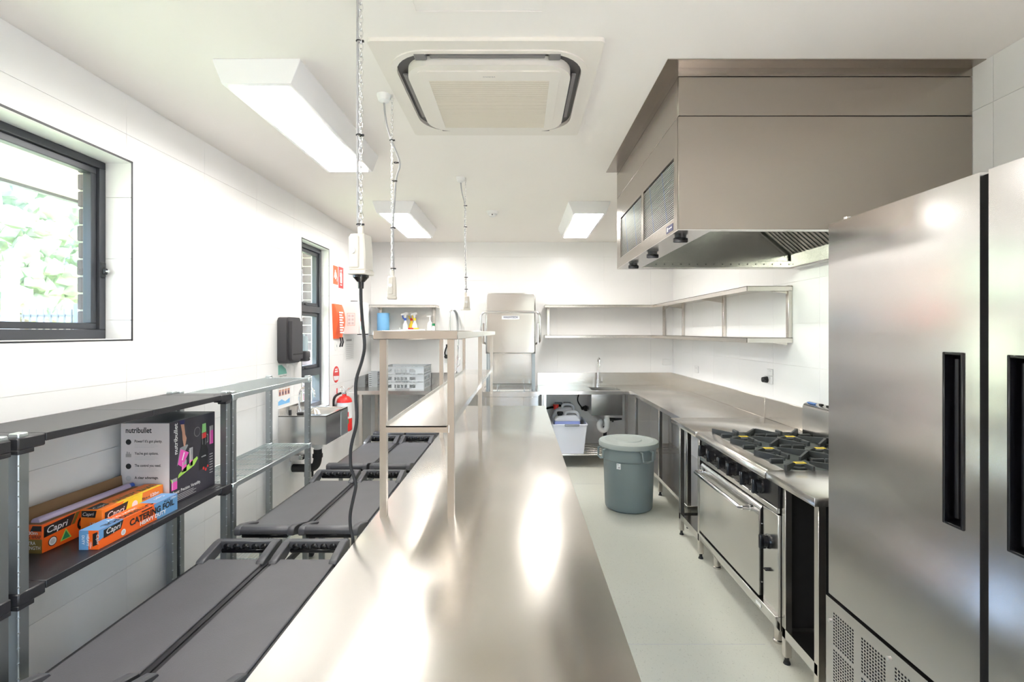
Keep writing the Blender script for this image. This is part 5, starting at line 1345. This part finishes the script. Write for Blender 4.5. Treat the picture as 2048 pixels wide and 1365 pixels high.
MB().tube(el, 0.034, 14).cyl((-1.80, 4.20, 0.44), (-1.78, 4.20, 0.44), 0.041).cyl((-1.70, 4.20, 0.53), (-1.70, 4.20, 0.56), 0.041).cyl((-1.80, 4.19, 0.37), (-1.80, 4.19, 0.42), 0.009).cyl((-1.74, 4.19, 0.37), (-1.74, 4.19, 0.42), 0.009).build('black_trap', 'rubber', hb)
MB().cyl((XL+0.001, 4.20, 0.44), (XL+0.012, 4.20, 0.44), 0.055).build('wall_flange', 'pvc_white', hb)
MB().box(-1.86, -1.76, 4.04, 4.10, 0.545, 0.59, bev=0.004).cyl((-1.87, 4.07, 0.53), (-1.87, 4.07, 0.68), 0.010).cyl((-1.75, 4.07, 0.57), (-1.71, 4.07, 0.57), 0.012).build('knee_valve', 'chrome', hb)

# paper towel dispenser, soap, poster
pt = thing('towel_dispenser', 'dark grey paper towel dispenser on the left wall', 'dispenser', (XL, 4.05, 1.336))
m = MB().prism([(3.948, 1.365), (3.965, 1.340), (3.99, 1.336), (4.175, 1.336), (4.20, 1.350), (4.205, 1.37), (4.205, 1.675), (4.195, 1.698), (4.175, 1.708), (3.99, 1.708), (3.965, 1.702), (3.948, 1.68)], 'x', XL+0.0005, XL+0.105)
bmesh.ops.bevel(m.bm, geom=[e for e in m.bm.edges if all(abs(v.co.x-(XL+0.105)) < 1e-5 for v in e.verts)], offset=0.030, segments=4, affect='EDGES')
body = m.build('cover', 'black_plastic', pt)
body.data.materials[0] = mat('dispenser_grey', (0.052, 0.050, 0.056), 0.45, bump=0.04, bscale=300)
MB().box(XL+0.1045, XL+0.1055, 4.00, 4.172, 1.402, 1.412).build('level_window', 'black_gloss', pt)
m = MB(); bm = m.bm
for i in range(10):
    y = 3.99 + i*0.018; dz = 0.008*math.sin(i*1.7); dx = 0.006*math.sin(i*2.3)
    a1 = bm.verts.new((XL+0.045+dx, y, 1.345)); a2 = bm.verts.new((XL+0.06+dx, y, 1.310+dz))
    if i: bm.faces.new((pa, pb2, a2, a1))
    pa, pb2 = a1, a2
m.build('paper_towel', 'paper', pt)
sdp = thing('soap_dispenser', 'black soap dispenser with a clear bottle beside the window', 'dispenser', (XL, 4.30, 1.332))
MB().box(XL+0.0005, XL+0.105, 4.255, 4.34, 1.335, 1.425, bev=0.018, seg=3).build('base', 'dispenser_grey', sdp)
MB().lathe([(0, 0), (0.036, 0), (0.036, 0.11), (0.030, 0.125), (0.012, 0.132), (0.012, 0.145), (0, 0.145)], (XL+0.058, 4.297, 1.426), 20).build('bottle', 'clear_plastic', sdp)
B('maker_mark', 'white', sdp, XL+0.105, XL+0.1055, 4.31, 4.326, 1.36, 1.366)
po = thing('hand_wash_poster', 'hand washing poster on the left wall above the basin', 'poster', (XL, 4.07, 0.98))
MB().box(XL, XL+0.0015, 3.962, 4.19, 0.985, 1.322).build('sheet', 'paper', po)
o = (XL+0.0015, 3.962, 0.985)
flat('teal_header', [[(0, 0.26), (0.15, 0.26), (0.13, 0.30), (0.06, 0.337), (0, 0.337)]], o, UY, UZ, 'teal', po)
txt('lettering', 'Hand Wash', (XL+0.0015, 3.985, 1.225), UY, UZ, 'black_print', po, width=0.12, height=0.014)
flat('photo_strip', [rect2(0.01+k*0.05, 0.15, 0.05+k*0.05, 0.20) for k in range(4)], o, UY, UZ, 'skin', po); flat('photo_strip', [rect2(0.02+k*0.05, 0.16, 0.04+k*0.05, 0.19) for k in range(4)], o, UY, UZ, 'black_print', po, lift=0.001)
flat('photo_strip', [rect2(0.01+k*0.05, 0.088, 0.05+k*0.05, 0.138) for k in range(4)], o, UY, UZ, 'skin', po); flat('photo_strip', [rect2(0.02+k*0.05, 0.095, 0.035+k*0.05, 0.12) for k in range(4)], o, UY, UZ, 'navy', po, lift=0.001)
flat('blue_wave', [[(0, 0.015), (0.2, 0.015), (0.2, 0.055), (0.12, 0.035), (0.06, 0.06), (0, 0.045)]], o, UY, UZ, 'sky_blue', po)

# ------------------------------------------------------------------ fire safety corner
def sign(label, y0, y1, z0, z1, m):
    t = thing('safety_sign', label, 'sign', (XL, (y0+y1)/2, z0), 'fire safety signs')
    MB().box(XL, XL+0.002, y0, y1, z0, z1).build('plate', m, t); return t
s = sign('orange fire blanket sign on the left wall', 5.137, 5.272, 2.085, 2.278, 'orange_red')
o = (XL+0.002, 5.137, 2.085)
flat('white_figure', [disc2(0.055, 0.138, 0.014, 12), [(0.035, 0.125), (0.085, 0.128), (0.105, 0.075), (0.095, 0.070), (0.082, 0.100), (0.078, 0.055), (0.050, 0.055), (0.046, 0.098), (0.030, 0.062), (0.020, 0.068)]], o, UY, UZ, 'white', s)
flat('dark_flame', [[(0.085, 0.035), (0.118, 0.035), (0.122, 0.065), (0.108, 0.090), (0.100, 0.070)]], o, UY, UZ, 'grey_print', s, lift=0.001)
txt('lettering', 'FIRE BLANKET', (XL+0.0005, 5.15, 2.062), UY, UZ, 'grey_print', s, width=0.105, height=0.010)
s = sign('red fire extinguisher sign on the left wall', 5.292, 5.43, 2.058, 2.285, 'red')
o = (XL+0.002, 5.292, 2.058)
flat('white_extinguisher', [rrect(0.042, 0.098, 0.055, 0.165, 0.012, 3), rect2(0.060, 0.165, 0.080, 0.185), [(0.045, 0.185), (0.095, 0.188), (0.095, 0.200), (0.045, 0.196)], rect2(0.026, 0.120, 0.034, 0.19), rect2(0.045, 0.030, 0.095, 0.042)], o, UY, UZ, 'white', s)
rnd_s = thing('safety_sign', 'round red and white extinguisher marker on the left wall', 'sign', (XL, 5.22, 1.06), 'fire safety signs')
MB().cyl((XL, 5.222, 1.143), (XL+0.002, 5.222, 1.143), 0.086, n=32).build('plate', 'red', rnd_s)
o = (XL+0.002, 5.222, 1.143)
flat('white_band', [[(0.080*math.cos(R(a_)), 0.080*math.sin(R(a_))) for a_ in range(188, 353, 12)]+[], rect2(-0.045, 0.022, 0.045, 0.038), rect2(-0.035, 0.046, 0.035, 0.060)], o, UY, UZ, 'white', rnd_s)
flat('lower_wedge', [[(0.082*math.cos(R(a_)), 0.082*math.sin(R(a_))) for a_ in range(228, 313, 12)]], o, UY, UZ, 'red', rnd_s, lift=0.001)
tagr = thing('red_tag', 'thin red strip label on the wall above the extinguisher', 'label', (XL, 5.24, 0.95)); MB().box(XL, XL+0.002, 5.232, 5.256, 0.93, 0.995).build('strip', 'red', tagr)
fb = thing('fire_blanket', 'red fire blanket pouch with black pull straps on the wall', 'fire blanket', (XL, 5.30, 1.515))
m = MB(); bm = m.bm; rows_ = []
for i in range(9):
    z = 1.518 + 0.36*i/8; b_ = math.sin(math.pi*min(1, (8-i)/8*1.0+0.08)); dpt = 0.012 + 0.050*max(0, b_)
    ya, yb = 5.095, 5.36; sl = 0.04*(1-i/8)
    rows_.append([bm.verts.new((XL+0.0008, ya+sl, z)), bm.verts.new((XL+dpt*0.8, ya+sl+0.02, z)), bm.verts.new((XL+dpt, (ya+yb)/2+sl, z)), bm.verts.new((XL+dpt*0.8, yb+sl-0.02, z)), bm.verts.new((XL+0.0008, yb+sl, z))])
for a_, b_ in zip(rows_, rows_[1:]):
    for k in range(4): bm.faces.new((a_[k], a_[k+1], b_[k+1], b_[k]))
bm.faces.new(rows_[0][::-1]); bm.faces.new(rows_[-1])
m.build('pouch', 'orange_red', fb)
m = MB()
for i in range(9):
    z = 1.575 + i*0.026; m.box(XL+0.0615, XL+0.063, 5.135+0.03*(1-i/9), 5.25+0.03*(1-i/9) - (0.03 if i % 2 else 0), z, z+0.015)
m.build('printed_lines', 'white', fb)
for y in (5.26, 5.32):
    MB().tube([(XL+0.03, y, 1.53), (XL+0.042, y-0.008, 1.48), (XL+0.030, y-0.012, 1.43)], 0.009, 6).build('pull_strap', 'rubber', fb)
fa = thing('first_aid_cabinet', 'white first aid wall cabinet with an icon chart on its side', 'cabinet', (XL, 5.58, 1.563))
MB().box(XL+0.0005, XL+0.175, 5.42, 5.74, 1.565, 1.920, bev=0.004).build('body', 'outlet_white', fa)
fd = B('door', 'outlet_white', fa, XL+0.176, XL+0.186, 5.422, 5.738, 1.567, 1.918, bev=0.003)
o = (XL, 5.42, 1.565)
flat('chart_frame', [rect2(0.050, 0.095, 0.130, 0.225)], o, UX, UZ, 'paper', fa, lift=0.0012)
flat('chart_border', [rect2(0.048, 0.093, 0.132, 0.095), rect2(0.048, 0.225, 0.132, 0.227), rect2(0.048, 0.093, 0.050, 0.227), rect2(0.130, 0.093, 0.132, 0.227)], o, UX, UZ, 'orange_red', fa, lift=0.0018)
flat('chart_icons', [rect2(0.058+0.037*i, 0.105+0.04*j, 0.083+0.037*i, 0.130+0.04*j) for i in range(2) for j in range(3)], o, UX, UZ, 'pale_print', fa, lift=0.0018)
flat('door_graphic', [[(0.0, 0.14), (0.09, 0.14), (0.13, 0.10), (0.13, 0.14), (0.08, 0.22), (0.0, 0.23)]], (XL+0.186, 5.43, 1.565), UY, UZ, 'orange_red', fd); flat('door_emblem', [rect2(0.02, 0.05, 0.09, 0.09)], (XL+0.186, 5.43, 1.565), UY, UZ, 'teal', fd)
for y in (5.46, 5.70): B('hinge', 'rubber', fa, XL+0.150, XL+0.188, y-0.02, y+0.02, 1.556, 1.566)
pn = thing('black_pen', 'black pen lying on top of the first aid cabinet', 'pen', (XL+0.11, 5.45, 1.921)); MB().cyl((XL+0.075, 5.45, 1.926), (XL+0.15, 5.45, 1.926), 0.005, 0.003, n=8).build('barrel', 'rubber', pn)
nt = thing('wall_notice', 'pale printed notice sheet on the wall below the fire blanket', 'notice', (XL, 5.64, 1.28)); MB().box(XL, XL+0.0015, 5.50, 5.78, 1.27, 1.520).build('sheet', 'paper', nt)
flat('printed_lines', [rect2(0.02, 0.02+0.022*k, 0.24, 0.026+0.022*k) for k in range(8)], (XL+0.0015, 5.50, 1.27), UY, UZ, 'pale_print', nt); flat('header_strip', [rect2(0.02, 0.215, 0.20, 0.235)], (XL+0.0015, 5.50, 1.27), UY, UZ, 'grey_print', nt)
sw = thing('light_switch', 'white light switch on the left wall under the fire blanket', 'switch', (XL, 5.21, 1.40)); MB().box(XL, XL+0.008, 5.185, 5.240, 1.395, 1.485, bev=0.003).build('plate', 'outlet_white', sw); B('rocker', 'handle_grey', sw, XL+0.008, XL+0.011, 5.208, 5.217, 1.43, 1.455)
# extinguisher
ex, ey = -1.826, 5.20
xt = thing('fire_extinguisher', 'red fire extinguisher with a white band hanging on the left wall', 'fire extinguisher', (ex, ey, 0.556))
r = 0.078
MB().lathe([(0, 0.0), (0.068, 0.0), (r, 0.012), (r, 0.305), (0.070, 0.335), (0.045, 0.358), (0.022, 0.366), (0.022, 0.385), (0, 0.385)], (ex, ey, 0.556), 32).build('cylinder', 'red', xt)
MB().lathe([(r+0.001, 0.135), (r+0.001, 0.300)], (ex, ey, 0.556), 32).build('white_band', 'white', xt)
MB().cyl((ex, ey, 0.935), (ex, ey, 0.970), 0.020).cyl((ex+0.0, ey-0.04, 0.955), (ex, ey, 0.955), 0.008).build('valve', 'chrome', xt)
MB().tube([(ex, ey, 0.965), (ex+0.05, ey-0.02, 0.99), (ex+0.10, ey-0.03, 1.03)], 0.008, 6).tube([(ex, ey, 0.955), (ex+0.06, ey-0.02, 0.960), (ex+0.12, ey-0.03, 0.945)], 0.008, 6).tube(arc((ex-0.02, ey-0.01, 0.998), 0.02, 0, 360, 12, (1, 0, 0), (0, 0, 1)), 0.003, 5).build('lever', 'chrome', xt)
MB().tube(smooth_path([(ex-0.02, ey-0.03, 0.955), (ex-0.07, ey-0.06, 0.925), (ex-0.088, ey-0.07, 0.86), (ex-0.088, ey-0.06, 0.76), (ex-0.085, ey-0.05, 0.66)], 6), 0.012, 8).build('hose', 'rubber', xt)
d = Vector((math.cos(R(-52)), math.sin(R(-52)), 0)); s_ = Vector((-d.y, d.x, 0)); c0 = Vector((ex, ey, 0)) + d*(r+0.001)
flat('panel_print', [rect2(-0.016, 0.155+0.556, 0.016, 0.205+0.556)], c0, s_, UZ, 'red', xt, lift=0.004); flat('panel_print', [rect2(-0.016, 0.085+0.556, 0.016, 0.128+0.556)], c0, s_, UZ, 'green', xt, lift=0.004); flat('panel_print', [disc2(0.0, 0.235+0.556, 0.010, 10)], c0, s_, UZ, 'grey_print', xt, lift=0.004)
B('wall_bracket', 'galv', xt, XL, ex-0.06, ey-0.03, ey+0.03, 0.80, 0.83)

# ------------------------------------------------------------------ grip-handled trolleys in pairs
def make_trolley():
    t = thing('handled_trolley', 'x', 'trolley', (0, 0, 0), 'dark grey trolleys in pairs')
    ORG[t.name] = Vector((0, 0, 0))
    w, l, z = 0.158, 0.85, 0.510
    B('deck', 'cart_top', t, -w+0.012, w-0.012, 0.0, l, z-0.018, z, bev=0.004)
    for sx in (-1, 1):
        B('side_rim', 'black_plastic', t, min(sx*(w-0.0115), sx*(w+0.009)), max(sx*(w-0.0115), sx*(w+0.009)), -0.01, l+0.01, z-0.045, z-0.008, bev=0.002)
    for e in (0, 1):
        sg = 1 if e else -1; y0 = l if e else 0.0
        Y = lambda q: y0 + sg*q
        for sx in (-1, 1):
            h = MB()
            xa, xb = sx*(w-0.036), sx*w
            lo, hi = min(xa, xb), max(xa, xb)
            prof = [(Y(-0.055), z-0.002), (Y(-0.045), z+0.012), (Y(0.02), z+0.030), (Y(0.085), z+0.046), (Y(0.125), z+0.046), (Y(0.140), z+0.036), (Y(0.140), z+0.004), (Y(0.105), z-0.004), (Y(0.06), z-0.020), (Y(0.0), z-0.030), (Y(-0.03), z-0.020)]
            h.prism(prof if e else prof[::-1], 'x', lo, hi, bev=0.004)
            h.build('handle_arm', 'cart_frame', t)
        b = MB().prism([(Y(0.090), z+0.046), (Y(0.126), z+0.046), (Y(0.140), z+0.034), (Y(0.140), z+0.012), (Y(0.128), z+0.006), (Y(0.098), z+0.006), (Y(0.088), z+0.018)], 'x', -w+0.030, w-0.030, bev=0.003)
        bar = b.build('handle_bar', 'cart_frame', t)
        g = MB()
        for i in range(5):
            x = -0.092 + i*0.046
            g.ball((x, Y(0.096), z+0.020), 0.020, (1.08, 0.8, 0.9), 2)
        g.box(-w+0.036, w-0.036, min(Y(0.088), Y(0.132)), max(Y(0.088), Y(0.132)), z-0.012, z+0.008, bev=0.004)
        g.build('finger_grip', 'black_gloss', bar)
    for x in (-w+0.035, w-0.035):
        for y in (0.09, l-0.09):
            lg = B('leg', 'galv', t, x-0.013, x+0.013, y-0.013, y+0.013, 0.095, z-0.018)
            MB().cyl((x-0.011, y, 0.040), (x+0.011, y, 0.040), 0.040, n=20).build('castor', 'rubber', lg)
            MB().box(x-0.016, x-0.013, y-0.012, y+0.012, 0.035, 0.098).box(x+0.013, x+0.016, y-0.012, y+0.012, 0.035, 0.098).box(x-0.016, x+0.016, y-0.012, y+0.012, 0.090, 0.098).build('castor_fork', 'galv', lg)
    MB().box(-w+0.02, w-0.02, 0.076, 0.104, 0.24, 0.262).box(-w+0.02, w-0.02, l-0.104, l-0.076, 0.24, 0.262).box(-0.014, 0.014, 0.104, l-0.104, 0.24, 0.262).build('lower_frame', 'black_plastic', t)
    return t
tro = make_trolley()
spots = [(-1.348, 1.515, 'nearest dark grey trolley beside the black shelving'), (-1.009, 1.515, 'nearest dark grey trolley beside the bench'),
         (-1.348, 2.765, 'second dark grey trolley of the row along the shelving, below the wire shelves'), (-1.009, 2.765, 'second dark grey trolley of the row along the bench'),
         (-1.348, 4.015, 'third dark grey trolley of the wall-side row, below the hand basin'), (-1.009, 4.015, 'third dark grey trolley of the row along the bench'),
         (-1.348, 5.265, 'farthest dark grey trolley of the wall-side row, before the dish bench'), (-1.009, 5.265, 'farthest dark grey trolley of the row along the bench, before the dish bench')]
trs = [tro] + [copy_tree(tro) for _ in spots[1:]]
for o_, (x, y, s) in zip(trs, spots):
    o_.location = (x, y, 0); o_['label'] = s
